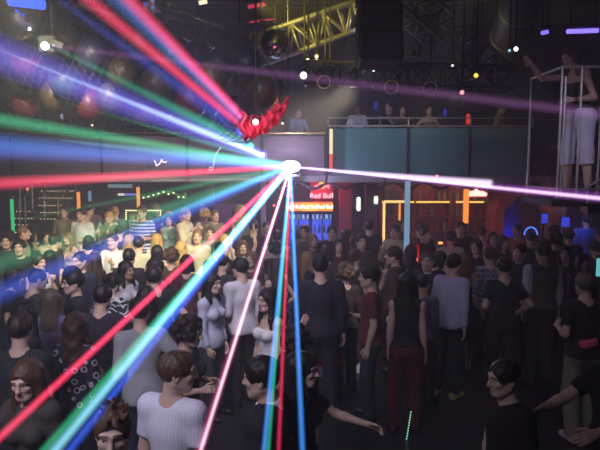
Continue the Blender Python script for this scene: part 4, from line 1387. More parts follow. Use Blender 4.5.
def head_template(sex, h):
    key = (sex, h)
    if key in HEADS:
        return HEADS[key]
    m = 1.0 if sex == 'm' else 0.95
    F = Field((-0.1, -0.14, -0.215), (0.1, 0.13, 0.135), h)
    F.ell((0, 0.012, 0.03), (0.076, 0.097, 0.088), k=0.0)
    F.ell((0, -0.022, -0.035), (0.062 * m, 0.072, 0.085), k=0.03)
    F.ell((0, -0.062, -0.095), (0.030 * m, 0.026, 0.022), k=0.035)
    for s in (-1, 1):
        F.cap((s * 0.056 * m, 0.012, -0.052), (s * 0.026, -0.058, -0.092), 0.019, 0.018, k=0.03)   # jaw line
        F.ell((s * 0.040, -0.066, -0.022), (0.021, 0.017, 0.017), k=0.025)                         # cheek bone
        F.ell((s * 0.033, -0.104, 0.010), (0.018, 0.020, 0.012), k=0.0, sub=True)                  # eye socket
        F.ell((s * 0.078, 0.016, -0.008), (0.010, 0.020, 0.032), k=0.012)                          # ear
        F.ell((s * 0.086, 0.010, -0.006), (0.006, 0.010, 0.016), sub=True)
        F.cap((s * 0.046, -0.080, 0.029), (s * 0.014, -0.092, 0.026), 0.010, 0.010, k=0.02)        # brow ridge
    F.cap((0, -0.088, 0.016), (0, -0.112, -0.028), 0.009, 0.0135 * m, k=0.014)                     # nose
    for s in (-1, 1):
        F.ell((s * 0.011, -0.101, -0.031), (0.008, 0.009, 0.007), k=0.008)
    F.ell((0, -0.088, -0.058), (0.024, 0.012, 0.0065), k=0.008)
    F.ell((0, -0.086, -0.068), (0.020, 0.012, 0.0065), k=0.008)
    F.cap((0, 0.022, -0.06), (0, 0.038, -0.215), 0.054 * m, 0.056 * m, k=0.03)                      # neck
    P, Q = F.mesh()
    C = P[Q].mean(1)
    mi = np.zeros(len(Q), int)
    lips = (np.abs(C[:, 0]) < 0.025) & (C[:, 1] < -0.078) & (C[:, 2] < -0.050) & (C[:, 2] > -0.076)
    brow = (np.abs(np.abs(C[:, 0]) - 0.033) < 0.020) & (C[:, 1] < -0.070) & (np.abs(C[:, 2] - 0.031) < 0.0042)
    mi[lips] = 1
    mi[brow] = 2
    parts = [(P, Q, mi)]
    for s in (-1, 1):
        v, f = ball_part((s * 0.032, -0.076, 0.009), 0.0135)
        fc = np.array([v[list(q)].mean(0) for q in f])
        g = np.hypot(fc[:, 0] - s * 0.032, fc[:, 2] - 0.008)
        parts.append((v, f, np.where((g < 0.0068) & (fc[:, 1] < -0.08), 2, 3)))
    HEADS[key] = parts
    return parts


HAIRS = {}


def hair_mesh(style, h):
    """Hair shaped on the same head; its own mesh, shared by every head that wears it."""
    key = (style, h)
    if key in HAIRS:
        return HAIRS[key]
    big = style in ('long', 'wavy', 'bob', 'pony', 'bun', 'curly')
    F = Field((-0.19, -0.15, -0.48 if style in ('long', 'wavy', 'pony') else -0.22), (0.19, 0.25, 0.19), h)
    t = {'crop': 0.006, 'short': 0.014, 'spiky': 0.016, 'quiff': 0.015}.get(style, 0.018)
    F.ell((0, 0.014, 0.033), (0.076 + t, 0.097 + t, 0.088 + t), k=0)
    if style == 'quiff':
        F.cap((-0.03, -0.075, 0.098), (0.03, -0.07, 0.102), 0.022, 0.022, k=0.03)
    if style == 'spiky':
        rnd = random.Random(4)
        for i in range(26):
            a, b = rnd.uniform(0, 2 * PI), rnd.uniform(0.05, 1.15)
            n = Vector((math.sin(b) * math.cos(a), math.sin(b) * math.sin(a), math.cos(b)))
            p = Vector((n.x * 0.085, 0.014 + n.y * 0.105, 0.033 + n.z * 0.095))
            F.cap(p, p + n * 0.03 + Vector((0, -0.008, 0.008)), 0.014, 0.003, k=0.012)
    # the hairline: face, ears and nape are left free
    F.ell((0, -0.115, -0.030), (0.075 if not big else 0.062, 0.085, 0.103), sub=True)
    if not big:
        F.cut((0, 0.02, -0.035), (0, -0.35, -1))
        F.ell((-0.10, -0.02, -0.05), (0.05, 0.06, 0.055), sub=True)
        F.ell((0.10, -0.02, -0.05), (0.05, 0.06, 0.055), sub=True)
    else:
        F.cut((0, 0.0, -0.10), (0, 0, -1))
        if style in ('long', 'wavy'):
            for s in (-1, 1):
                F.cap((s * 0.074, 0.0, 0.03), (s * 0.088, -0.012, -0.20), 0.030, 0.036, k=0.03)
                F.cap((s * 0.088, -0.012, -0.20), (s * 0.092, -0.015, -0.34), 0.036, 0.018, k=0.03)
            F.ell((0, 0.082, -0.11), (0.092, 0.048, 0.215), k=0.05)
            F.ell((0, 0.085, -0.27), (0.095, 0.042, 0.13), k=0.05)
        if style == 'bob':
            for s in (-1, 1):
                F.cap((s * 0.072, 0.0, 0.03), (s * 0.088, -0.01, -0.11), 0.030, 0.030, k=0.03)
            F.ell((0, 0.066, -0.045), (0.092, 0.055, 0.11), k=0.04)
        if style == 'pony':
            F.cap((0, 0.10, 0.07), (0, 0.165, 0.045), 0.026, 0.030, k=0.03)
            F.cap((0, 0.165, 0.045), (0, 0.175, -0.24), 0.034, 0.014, k=0.03)
        if style == 'bun':
            F.ell((0, 0.115, 0.085), (0.045, 0.045, 0.042), k=0.02)
        if style == 'curly':
            rnd = random.Random(9)
            for i in range(60):
                a, b = rnd.uniform(0, 2 * PI), rnd.uniform(0, 2.2)
                n = Vector((math.sin(b) * math.cos(a), math.sin(b) * math.sin(a), math.cos(b)))
                if n.y < -0.55 and n.z < 0.55:
                    continue
                F.ell((n.x * 0.1, 0.02 + n.y * 0.112, 0.02 + n.z * 0.11), (0.033,) * 3, k=0.012)
    X, Y, Z = F._pts((slice(None),) * 3)
    if style in ('wavy', 'curly'):
        F.V = F.V + 0.007 * np.sin(48 * Z + 14 * X) * np.sin(36 * X + 22 * Y)
    elif style != 'crop':
        F.V = F.V + 0.0032 * np.sin(110 * X + 9 * Z) * np.cos(80 * Y)
    P, Q = F.mesh()
    HAIRS[key] = (P, Q)
    return HAIRS[key]


HAIR_MESH = {}


def hair_object(style, h, color, parent, M, s):
    k = (style, h, color)
    if k not in HAIR_MESH:
        P, Q = hair_mesh(style, h)
        HAIR_MESH[k] = pack([(P, Q, 0)], [mat('hair', color, 0.45, noise=0.3, scale=45, bump=0.5)], 'hair')
    o = link('hair', HAIR_MESH[k], parent)
    o.matrix_local = M @ Matrix.Scale(s, 4)
    return o


# ---- hands: wrist at the origin, fingers along -Z, palm towards -X, thumb towards -Y (a left hand; mirrored for the right)
HANDS = {}


def hand_template(kind, h):
    key = (kind, h)
    if key in HANDS:
        return HANDS[key]
    F = Field((-0.085, -0.075, -0.215), (0.035, 0.06, 0.05), h)
    F.cap((0, 0, 0.05), (0, 0, -0.01), 0.026, 0.024, k=0.02)
    for j in range(4):
        y = -0.030 + 0.020 * j
        F.cap((0, y * 0.55, -0.012), (0, y, -0.085), 0.016, 0.0125, k=0.016)
    curl = {'relaxed': (0.25, 0.4, 0.3), 'grip': (1.0, 1.35, 0.9), 'open': (0.04, 0.08, 0.05)}[kind]
    for j, L in enumerate((0.082, 0.092, 0.085, 0.066)):
        y = -0.030 + 0.020 * j
        p = Vector((0, y, -0.085))
        a = 0.0
        sp = (j - 1.5) * (0.10 if kind == 'open' else 0.03)
        for i, fr in enumerate((0.45, 0.31, 0.24)):
            a += curl[i]
            q = p + Vector((-math.sin(a), math.sin(sp), -math.cos(a))) * (L * fr)
            F.cap(p, q, 0.0092 - 0.0008 * i, 0.0086 - 0.0010 * i, k=0.004)
            p = q
    t0 = Vector((-0.004, -0.022, -0.028))
    if kind == 'grip':
        T = [t0, Vector((-0.024, -0.046, -0.058)), Vector((-0.048, -0.036, -0.088)), Vector((-0.058, -0.016, -0.100))]
    else:
        T = [t0, Vector((-0.014, -0.050, -0.055)), Vector((-0.020, -0.060, -0.088)), Vector((-0.024, -0.060, -0.112))]
    for i in range(3):
        F.cap(T[i], T[i + 1], 0.0145 - 0.0025 * i, 0.0118 - 0.0018 * i, k=0.008)
    HANDS[key] = F.mesh()
    return HANDS[key]


# arm poses: direction of upper arm and of forearm as (outward, forward, up), and the hand shape
HOLD = {}
ARMS = {
    'down': ((.16, -.04, -1), (.04, .22, -1), 'relaxed'),
    'hang': ((.10, .05, -1), (-.06, .35, -1), 'relaxed'),
    'bent': ((.22, -.10, -1), (-.30, 1, .10), 'relaxed'),
    'drink': ((.22, .30, -.9), (-.45, .65, .75), 'grip'),
    'up': ((.35, .25, 1), (-.12, .15, 1), 'open'),
    'wave': ((.75, .35, .45), (.05, .25, 1), 'open'),
    'rail': ((.25, .40, -.9), (-.10, .95, -.30), 'grip'),
    'akimbo': ((.75, -.35, -.85), (-.95, .45, -.45), 'grip'),
    'face': ((.15, .50, -.85), (-.50, .35, 1), 'grip'),
    'out': ((.75, .45, -.40), (.45, .8, .05), 'relaxed'),
    'reach': ((.25, .75, -.55), (-.05, 1, -.12), 'relaxed'),
    'across': ((.18, .25, -1), (-1, .55, -.12), 'relaxed'),
    'elbow': ((.50, -.35, -.8), (-.3, .8, -.65), 'relaxed'),
    'lean': ((.05, .35, -1), (.0, .45, -.9), 'grip'),
    'raise': ((.30, .95, .15), (-.15, .75, .8), 'open'),
}

SKIN = {'fair': (0.60, 0.40, 0.31), 'tan': (0.42, 0.25, 0.17), 'dark': (0.20, 0.11, 0.075)}


def rot(ax, a):
    return Matrix.Rotation(a, 3, ax)


def make_person(loc, yaw, label, H=1.75, sex='m', hair='short', hc=(0.02, 0.014, 0.012), top='tee', tc=(0.02, 0.02, 0.024), low='trousers', lc=(0.02, 0.022, 0.035),
                arms='down', head=(0, 0), lean=0.0, roll=0.0, tone='fair', h=0.022, hh=0.009, group=None, tmat=None, lmat=None, stance=0.11, shoe=(0.015, 0.013, 0.012),
                hips=0.0, extra=None, twist=0.0, bulk=1.0, seed=0, weight=0.0):
    s = H / 1.75
    rnd = random.Random(seed)
    male = sex == 'm'
    root = thing('person', loc, label, 'person', group, yaw)
    R = rot('Z', twist) @ rot('X', lean) @ rot('Y', roll)                 # positive lean tips the chest forward (-Y)
    pel = Vector((weight, 0, 0.965))
    T = lambda x, y, z: pel + R @ Vector((x, y, z))
    Rn = np.array(R)
    b = bulk
    sw = 0.160 * b if male else 0.142 * b
    zs = 0.452 if male else 0.448
    sh = {-1: T(-sw, 0.012, zs), 1: T(sw, 0.012, zs)}
    neck0, neck1 = T(0, 0.018, 0.465), T(0, 0.002, 0.592)
    HR = R @ rot('X', -lean * 0.75) @ rot('Z', head[0]) @ rot('X', head[1])
    hc0 = neck1 + R @ Vector((0, 0.012, -0.02)) + HR @ Vector((0, -0.035, 0.105))
    arms = arms if isinstance(arms, tuple) else (arms, arms)
    A = {}
    for sd, nm in ((-1, arms[0]), (1, arms[1])):
        d1, d2, hk = ARMS[nm]
        j = lambda: rnd.uniform(-0.06, 0.06)
        e1 = R @ Vector((sd * d1[0] + j(), -d1[1] + j(), d1[2])).normalized()
        e2 = R @ Vector((sd * d2[0] + j(), -d2[1] + j(), d2[2])).normalized()
        el = sh[sd] + e1 * 0.285
        A[sd] = (sh[sd], el, el + e2 * 0.245, e2, hk)
    LG = {}
    for sd in (-1, 1):
        jx, jy = rnd.uniform(-0.02, 0.02), rnd.uniform(-0.05, 0.05)
        hip = pel + Vector((sd * 0.086, 0.004, -0.06))
        ank = Vector((sd * stance + jx, 0.025 + jy, 0.085))
        kn = (hip + ank) / 2 + Vector((sd * 0.012, -0.035, 0.02))
        LG[sd] = (hip, kn, ank)
    up = max(hc0.z + 0.14, A[-1][2].z + 0.06, A[1][2].z + 0.06)
    xs = [p.x for sd in (-1, 1) for p in A[sd][:3]] + [p.x for sd in (-1, 1) for p in LG[sd]] + [0.2, -0.2, hc0.x]
    ys = [p.y for sd in (-1, 1) for p in A[sd][:3]] + [p.y for sd in (-1, 1) for p in LG[sd]] + [0.17, -0.17, hc0.y]
    lo, hi = (min(xs) - 0.13, min(ys) - 0.14, -0.01), (max(xs) + 0.13, max(ys) + 0.13, up)

    def torso(F, g, breast=True):
        if male:
            F.ell(T(0, 0.0, 0.0), (0.158 * b + g, 0.112 * b + g, 0.135 + g), Rn, k=0.03)
            F.ell(T(0, 0.0, 0.15), (0.134 * b + g, 0.100 * b + g, 0.17 + g), Rn, k=0.05)
            F.ell(T(0, 0.004, 0.325), (0.158 * b + g, 0.110 * b + g, 0.180 + g), Rn, k=0.04)
            F.cap(sh[-1], sh[1], 0.052 + g, 0.052 + g, k=0.05)
        else:
            F.ell(T(0, 0.008, -0.02), (0.162 * b + g, 0.115 * b + g, 0.135 + g), Rn, k=0.03)
            F.ell(T(0, 0.0, 0.15), (0.118 * b + g, 0.086 * b + g, 0.16 + g), Rn, k=0.05)
            F.ell(T(0, 0.004, 0.325), (0.130 * b + g, 0.095 * b + g, 0.170 + g), Rn, k=0.04)
            F.cap(sh[-1], sh[1], 0.046 + g, 0.046 + g, k=0.06)
            if breast:
                for q in (-1, 1):
                    F.ell(T(q * 0.066, -0.085, 0.315), (0.058 + g, 0.052 + g, 0.058 + g), k=0.03)
        for q in (-1, 1):
            F.ell(pel + Vector((q * 0.075, 0.065, -0.055)), (0.082 + g, 0.075 + g, 0.085 + g), k=0.04)
            F.cap(T(q * 0.045, 0.02, 0.485), sh[q], 0.034 + g, 0.042 + g, k=0.04)

    aw = 1.0 if male else 0.84
    # --- body
    F = Field(lo, hi, h)
    torso(F, 0)
    F.cap(neck0, neck1, 0.060 * aw + 0.004, 0.054 * aw + 0.002, k=0.04)
    for sd in (-1, 1):
        a, e, w, _d, _k = A[sd]
        F.cap(a, e, 0.052 * aw, 0.040 * aw, k=0.035)
        m_ = e + (w - e) * 0.3
        F.cap(e, m_, 0.039 * aw, 0.041 * aw, k=0.02)
        F.cap(m_, w, 0.041 * aw, 0.027 * aw, k=0.02)
        hp, kn, an = LG[sd]
        F.cap(hp, kn, 0.088, 0.056, k=0.05)
        cf = kn + (an - kn) * 0.3 + Vector((0, 0.012, 0))
        F.cap(kn, cf, 0.052, 0.054, k=0.012)
        F.cap(cf, an, 0.054, 0.036, k=0.012)
        F.cap(an + Vector((0, 0.02, -0.04)), an + Vector((sd * 0.02, -0.13, -0.055)), 0.034, 0.026, k=0.03)
    P, Q = F.mesh()
    parts = [(P, Q, 0)]
    # head joined at the neck
    Mh = Matrix.Translation(hc0) @ HR.to_4x4()
    Mn = np.array(HR)
    for v, f, mi in head_template(sex, hh):
        parts.append((v @ Mn.T + np.array(hc0), f, mi))
    # hands
    for sd in (-1, 1):
        a, e, w, d, hk = A[sd]
        z = -d
        y = -(R @ Vector((-sd * 0.25, -1, 0.15)))
        if abs(y.normalized().dot(z)) > 0.9:
            y = -(R @ Vector((-sd * 0.6, 0, 1)))
        y = (y - z * y.dot(z)).normalized()
        x = y.cross(z)
        v, f = hand_template(hk, 0.0052 if hh < 0.008 else 0.0075)
        v = v * np.array([1, 1, 1], np.float32) * (0.97 if male else 0.88)
        B = np.array([[x.x, y.x, z.x], [x.y, y.y, z.y], [x.z, y.z, z.z]])
        if sd < 0:
            v = v * np.array([-1, 1, 1])
            f = f[:, ::-1]
        parts.append((v @ B.T + np.array(w), f, 0))
    sk = SKIN[tone]
    mats = [mat('skin', sk, 0.5, noise=0.06), mat('lip', (sk[0] * 0.82, sk[1] * 0.62, sk[2] * 0.62), 0.45), mat('brow', (sk[0] * 0.22, sk[1] * 0.2, sk[2] * 0.18), 0.7), mat('eye_white', (0.42, 0.40, 0.39), 0.3, noise=0.02)]
    body = link('body', pack(parts, mats, 'body'), root)
    body.scale = (s, s, s)

    def cloth(name, F_, m):
        P_, Q_ = F_.mesh()
        o = link(name, pack([(P_, Q_, 0)], [m], name), root)
        o.scale = (s, s, s)
        return o

    # --- hair
    if hair:
        ho = hair_object(hair, hh, hc, root, Matrix.Scale(s, 4) @ Mh, 1.0)
    # --- top
    tm = tmat or mat('cloth', tc, 0.85, noise=0.22, scale=9, bump=0.35)
    g = 0.014
    if top != 'none':
        F = Field(lo, hi, h)
        torso(F, g + (0.012 if top == 'jacket' else 0))
        ln = {'tee': 0.68, 'shirt': 1.9, 'jacket': 1.9, 'jumper': 1.9, 'tank': 0, 'strapless': 0, 'dress': 0, 'vest': 0, 'blouse': 1.45}[top]
        loose = {'jacket': 0.012, 'shirt': 0.005, 'jumper': 0.008}.get(top, 0.002)
        hem = {'jacket': -0.12, 'shirt': -0.09, 'tee': -0.07, 'jumper': -0.06, 'dress': -0.4}.get(top, 0.0)
        if hem < 0 and extra != 'waistcoat':
            F.ell(pel + Vector((0, 0.008, -0.03)), (0.186 * b, 0.142 * b, 0.20), k=0.04)
        if extra == 'waistcoat':
            hem = 0.01
        for sd in (-1, 1):
            a, e, w, _d, _k = A[sd]
            if ln > 0:
                t = min(1.0, ln)
                F.cap(a, a + (e - a) * t, (0.052 * aw + g + loose), (0.044 * aw + g + loose), k=0.03, flat=ln < 1)
            if ln > 1:
                t = min(1.0, ln - 1)
                F.cap(e, e + (w - e) * t, 0.043 * aw + g * 0.8 + loose, 0.033 * aw + g * 0.6 + loose * 0.5, k=0.025, flat=True)
        if top in ('tank', 'vest'):
            for q in (-1, 1):
                F.ell(sh[q] + R @ Vector((q * 0.045, 0, -0.02)), (0.055, 0.12, 0.10), Rn, sub=True)
        if top in ('strapless', 'dress'):
            F.cut(T(0, 0, 0.365), R @ Vector((0, 0.1, 1)))
        nk = 0.058 if top in ('shirt', 'jacket', 'jumper') else 0.072
        F.cap(T(0, 0.015, 0.53 if top in ('shirt', 'jumper') else 0.505), T(0, -0.02, 0.78), nk, nk + 0.02, sub=True)
        if extra == 'vneck' or (top in ('jacket', 'vest', 'blouse', 'tank')):
            F.cap(T(0, -0.16, 0.50), T(0, -0.16, 0.36), 0.075, 0.02, sub=True)
        F.cut(pel + Vector((0, 0, hem)), (0, 0, -1))
        if top == 'dress':
            F.cap(pel + Vector((0, 0.01, -0.02)), pel + Vector((0, 0, -0.42)), 0.15, 0.20, k=0.06, flat=True)
        cloth({'tee': 't_shirt', 'shirt': 'shirt', 'jacket': 'jacket', 'jumper': 'jumper', 'tank': 'tank_top', 'strapless': 'strapless_top', 'dress': 'dress', 'vest': 'sleeveless_top', 'blouse': 'blouse'}[top], F, tm)
    if extra == 'waistcoat':
        F = Field(lo, hi, h)
        torso(F, g + 0.014)
        for q in (-1, 1):
            F.ell(sh[q] + R @ Vector((q * 0.055, 0, -0.02)), (0.065, 0.14, 0.12), Rn, sub=True)
        F.cap(T(0, 0.015, 0.50), T(0, -0.02, 0.78), 0.075, 0.09, sub=True)
        F.cut(pel + Vector((0, 0, -0.02)), (0, 0, -1))
        cloth('waistcoat', F, mat('cloth', (0.10, 0.085, 0.05), 0.8, bump=0.3))
    if extra == 'collar':
        F = Field(lo, hi, h)
        F.cap(T(0, 0.02, 0.475), T(0, 0.004, 0.545), 0.082, 0.073, k=0, flat=True)
        F.cap(T(0, 0.015, 0.46), T(0, 0.0, 0.78), 0.056, 0.062, sub=True)
        cloth('collar', F, mat('cloth', (0.75, 0.75, 0.8), 0.8))
    if extra == 'patch':
        F = Field(lo, hi, h)
        torso(F, g + 0.034)
        F.cut(T(0, 0.02, 0), (0, -1, 0))
        F.cut(T(0.10, 0, 0), (1, 0, 0))
        F.cut(T(-0.09, 0, 0), (-1, 0, 0))
        F.cut(T(0, 0, 0.135), (0.15, 0, 1))
        F.cut(T(0, 0, 0.06), (-0.1, 0, -1))
        cloth('printed_patch', F, mat('cloth', (0.85, 0.12, 0.22), 0.7))
    # --- trousers or skirt
    if top != 'dress' and low != 'none':
        lm = lmat or mat('cloth', lc, 0.85, noise=0.2, scale=10, bump=0.3)
        F = Field(lo, hi, h)
        if low == 'capri':
            torso(F, 0.014, False)
            for sd in (-1, 1):
                hp, kn, an = LG[sd]
                F.cap(hp, kn, 0.108, 0.085, k=0.06)
                F.cap(kn, kn + (an - kn) * 0.32, 0.085, 0.088, k=0.05, flat=True)
        elif low == 'skirt':
            F.ell(pel + Vector((0, 0.01, 0.0)), (0.175 * b, 0.135 * b, 0.14), k=0.03)
            F.cap(pel + Vector((0, 0.01, -0.02)), pel + Vector((0, 0, -0.36)), 0.15, 0.175, k=0.06, flat=True)
        else:
            torso(F, 0.010, False)
            F.cut(pel + Vector((0, 0, 0.055)), (0, 0, 1))
            for sd in (-1, 1):
                hp, kn, an = LG[sd]
                wl = 0.022 if low == 'trousers' else 0.032
                F.cap(hp, kn, 0.099, 0.068 + wl * 0.7, k=0.05)
                F.cap(kn, an + Vector((0, 0, -0.015)), 0.068 + wl * 0.7, 0.045 + wl, k=0.02, flat=True)
        F.cut(pel + Vector((0, 0, 0.062)), (0, 0, 1))
        cloth('skirt' if low == 'skirt' else 'trousers', F, lm)
    # --- shoes
    for sd in (-1, 1):
        an = LG[sd][2]
        q = an + Vector((0, 0, -0.05))
        F = Field((q.x - 0.1, q.y - 0.25, -0.005), (q.x + 0.1, q.y + 0.12, 0.14), min(h, 0.016))
        F.cap(q + Vector((0, 0.03, 0.0)), q + Vector((sd * 0.02, -0.12, -0.008)), 0.045, 0.044, k=0)
        F.cap(q + Vector((sd * 0.02, -0.12, -0.008)), q + Vector((sd * 0.022, -0.165, -0.014)), 0.042, 0.032, k=0.02)
        F.cap(q + Vector((0, 0.03, 0.0)), q + Vector((0, 0.025, 0.06)), 0.045, 0.046, k=0.03, flat=True)
        F.cut((0, 0, 0.003), (0, 0, -1))
        P_, Q_ = F.mesh()
        o = link('shoe', pack([(P_, Q_, 0)], [mat('leather', shoe, 0.4)], 'shoe'), root)
        o.scale = (s, s, s)
    M_w = Matrix.Translation(loc) @ Matrix.Rotation(yaw, 4, 'Z') @ Matrix.Scale(s, 4)
    HOLD[label] = {sd: M_w @ (A[sd][2] + A[sd][3] * 0.09) for sd in (-1, 1)}
    return root

# ------------------------------------------------------------------ the crowd
HK, HD, HB, HL, HG, HY = (.012, .009, .008), (.03, .017, .011), (.085, .042, .02), (.19, .105, .05), (.45, .29, .10), (.11, .095, .08)
BLK, CHR, NAV, GRY, LGR, WHT_, LAV, DRD, DGN, BRN, MAR, CRM, PNK, SKY, OLV = (.014, .013, .016), (.035, .034, .038), (.02, .025, .06), (.14, .14, .15), (.42, .42, .45), (.74, .73, .76), (.52, .50, .62), (.17, .025, .03), (.03, .06, .035), (.08, .05, .03), (.11, .02, .04), (.62, .56, .40), (.65, .22, .26), (.30, .42, .62), (.20, .19, .11)
DNM, KHK = (.03, .04, .075), (.20, .19, .14)
D_ = math.radians
PEOPLE = []


def P_(px, py, label, yaw, sex, hair, hc, top, tc, arms='down', H=None, **kw):
    H = H or (1.77 if sex == 'm' else 1.66)
    PEOPLE.append(dict(px=px, py=py, label=label, yaw=D_(yaw), sex=sex, hair=hair, hc=hc, top=top, tc=tc, arms=arms, H=H, kw=kw))


ring_print = cells('ring_print', (.012, .010, .02), (.42, .40, .46), 13, .22, .36)
zig_print = stripes('zigzag_print', (.012, .012, .015), (.55, .55, .58), 5.5, 'Z', 9.0, .62)
blue_stripe = stripes('blue_stripe', (.03, .05, .25), (.7, .72, .8), 5.0, 'Z', 0.0, .5)
plaid_m = plaid('plaid', (.10, .10, .14), (.40, .40, .46), (.28, .28, .36))
rib_m = stripes('rib_knit', (.66, .64, .76), (.76, .74, .86), 16, 'X', 0.3, .5)

# nearest the camera
P_(25, 328, 'man in a black T-shirt seen from behind, pale nape', 180, 'm', 'short', HD, 'tee', (.022, .024, .026), 'down', 1.77, bulk=1.04)
P_(23, 381, 'woman with a brown fringe bowing her head, forearm reaching down', -12, 'f', 'long', HB, 'blouse', (.05, .042, .036), ('reach', 'down'), 1.67, head=(.1, .16))
P_(113, 436, 'man with spiky brown hair looking down at the picture edge', 14, 'm', 'spiky', HB, 'tee', BLK, 'hang', 1.74, head=(-.05, .05))
P_(178, 369, 'short haired man in a white ribbed T-shirt turning his face aside', 158, 'm', 'short', HB, 'tee', WHT_, 'down', 1.77, head=(-.95, .05), tmat=rib_m)
P_(146, 318, 'person in a loose light grey shirt half covered by the cyan beam', 205, 'm', 'short', HK, 'shirt', (.36, .36, .38), ('elbow', 'bent'), 1.74, lean=.22)
P_(189, 331, 'woman with dark tousled hair just behind the ribbed T-shirt man', 78, 'f', 'curly', HD, 'tank', (.05, .05, .055), 'bent', 1.66, head=(0, .2))
P_(76, 327, 'woman with wavy brown hair, dark top printed with white rings', 172, 'f', 'wavy', (.055, .028, .018), 'blouse', NAV, 'bent', 1.68, tmat=ring_print)
P_(97, 292, 'woman in a black top with white zigzag print, seen from behind', 160, 'f', 'bun', HK, 'blouse', BLK, 'elbow', 1.66, tmat=zig_print)
P_(57, 300, 'woman with long light brown hair and a violet tinged top', 186, 'f', 'long', (.10, .07, .05), 'tee', (.10, .09, .16), 'down', 1.66)
P_(129, 271, 'dark haired woman in a white top with a bare brown arm', 58, 'f', 'long', HK, 'tee', (.62, .58, .64), 'down', 1.66, tone='tan')
P_(71, 287, 'dark haired man in a black jacket with an orange lit cheek', -62, 'm', 'short', HK, 'jacket', BLK, 'down', 1.76)
P_(41, 263, 'woman in a pale tank top holding a hand to her face', 62, 'f', 'bun', HD, 'tank', (.40, .40, .48), ('down', 'face'), 1.67)
P_(77, 262, 'man with shaved head and navy jumper inside the blue beam', -18, 'm', 'crop', HK, 'jumper', NAV, 'down', 1.77)
P_(216, 284, 'woman with long black hair in a lavender blouse', 62, 'f', 'long', HK, 'shirt', (.50, .50, .64), 'hang', 1.68)
P_(238, 268, 'man in a white shirt seen from behind next to the pink beam', 212, 'm', 'short', HK, 'shirt', (.66, .62, .70), ('down', 'bent'), 1.80, head=(.2, .05))
P_(264, 301, 'long dark haired woman in a white strapless top', -48, 'f', 'long', HK, 'strapless', (.78, .76, .80), 'hang', 1.66, low='skirt', lc=BLK)
P_(257, 377, 'man in a dark jacket in profile between the pink and azure beams', -104, 'm', 'short', HK, 'jacket', (.020, .020, .026), 'down', 1.77, head=(0, .10), extra='collar')
P_(300, 341, 'curly haired woman raising a ringed hand before the azure beam', 150, 'f', 'curly', HD, 'tee', BLK, ('down', 'raise'), 1.64)
P_(320, 266, 'broad man in black seen from behind in front of the fridge', 182, 'm', 'short', HK, 'jumper', (.020, .018, .030), 'down', 1.88, bulk=1.15, lc=(.02, .022, .04))
P_(369, 279, 'man in a dark red polo shirt in profile', -98, 'm', 'short', HK, 'tee', (.15, .035, .045), ('bent', 'down'), 1.77, lc=(.03, .035, .055))
P_(391, 256, 'man in a brown jacket with his face lit orange by the bar', -104, 'm', 'short', HD, 'jacket', (.07, .04, .03), 'down', 1.80)
P_(343, 273, 'woman with curly light brown hair next to the dark red polo shirt', 205, 'f', 'curly', (.13, .075, .04), 'blouse', (.05, .03, .03), ('bent', 'down'), 1.66)
P_(406, 283, 'long black haired woman with a bare arm and dark red trousers', 168, 'f', 'long', HK, 'tank', BLK, 'down', 1.76, lc=(.09, .010, .016))
P_(427, 283, 'close cropped man in a grey jumper in front of the lavender shirt', 150, 'm', 'crop', HD, 'jumper', (.13, .12, .18), 'down', 1.60, tone='tan', bulk=.9)
P_(448, 267, 'dark haired man in a lavender shirt stooping a little', 138, 'm', 'short', HK, 'shirt', (.46, .45, .62), 'down', 1.80, lean=.16, shoe=(.6, .5, .12))
P_(432, 264, 'balding man with a white collar under a dark jacket', -22, 'm', 'crop', HY, 'jacket', CHR, 'down', 1.77, extra='collar')
P_(464, 262, 'woman with straight light brown hair and a black dress', 190, 'f', 'long', HL, 'dress', BLK, 'down', 1.70)
P_(483, 257, 'dark haired person in a plaid shirt seen from behind', 188, 'm', 'short', HK, 'shirt', GRY, 'elbow', 1.77, tmat=plaid_m)
P_(502, 267, 'man in a black T-shirt with pale forearms held out', 186, 'm', 'short', HK, 'tee', BLK, 'elbow', 1.76)
P_(518, 253, 'man in a dark jacket with a white collar beside the waistcoat man', -52, 'm', 'short', HK, 'jacket', BLK, 'down', 1.76, extra='collar')
P_(541, 251, 'man in a brown waistcoat over a white shirt seen from behind', 184, 'm', 'short', HK, 'shirt', (.70, .68, .76), 'down', 1.90, extra='waistcoat', bulk=1.05)
P_(565, 254, 'woman with a purple lit face beside the waistcoat man', -34, 'f', 'long', HK, 'tee', BLK, 'down', 1.68)
P_(585, 263, 'woman with a dark bob facing the camera near the edge', 10, 'f', 'bob', HK, 'blouse', CHR, 'down', 1.66)
P_(582, 284, 'man with cropped grey hair, pink patch on black top, khaki trousers', 186, 'm', 'short', HY, 'tee', BLK, 'bent', 1.78, extra='patch', lc=(.25, .24, .17), low='baggy', shoe=(.5, .5, .5))
P_(500, 379, 'man in a black V-neck in profile alone at the front', -72, 'm', 'short', HD, 'tee', BLK, ('down', 'bent'), 1.66, extra='vneck', head=(-.12, .1))
P_(611, 352, 'bare armed person cut off by the picture edge', -66, 'm', 'short', HK, 'tee', BLK, 'reach', 1.74)
P_(309, 371, 'person in black stretching a bare forearm out over the floor', 70, 'f', 'long', HK, 'tee', BLK, ('down', 'reach'), 1.64)

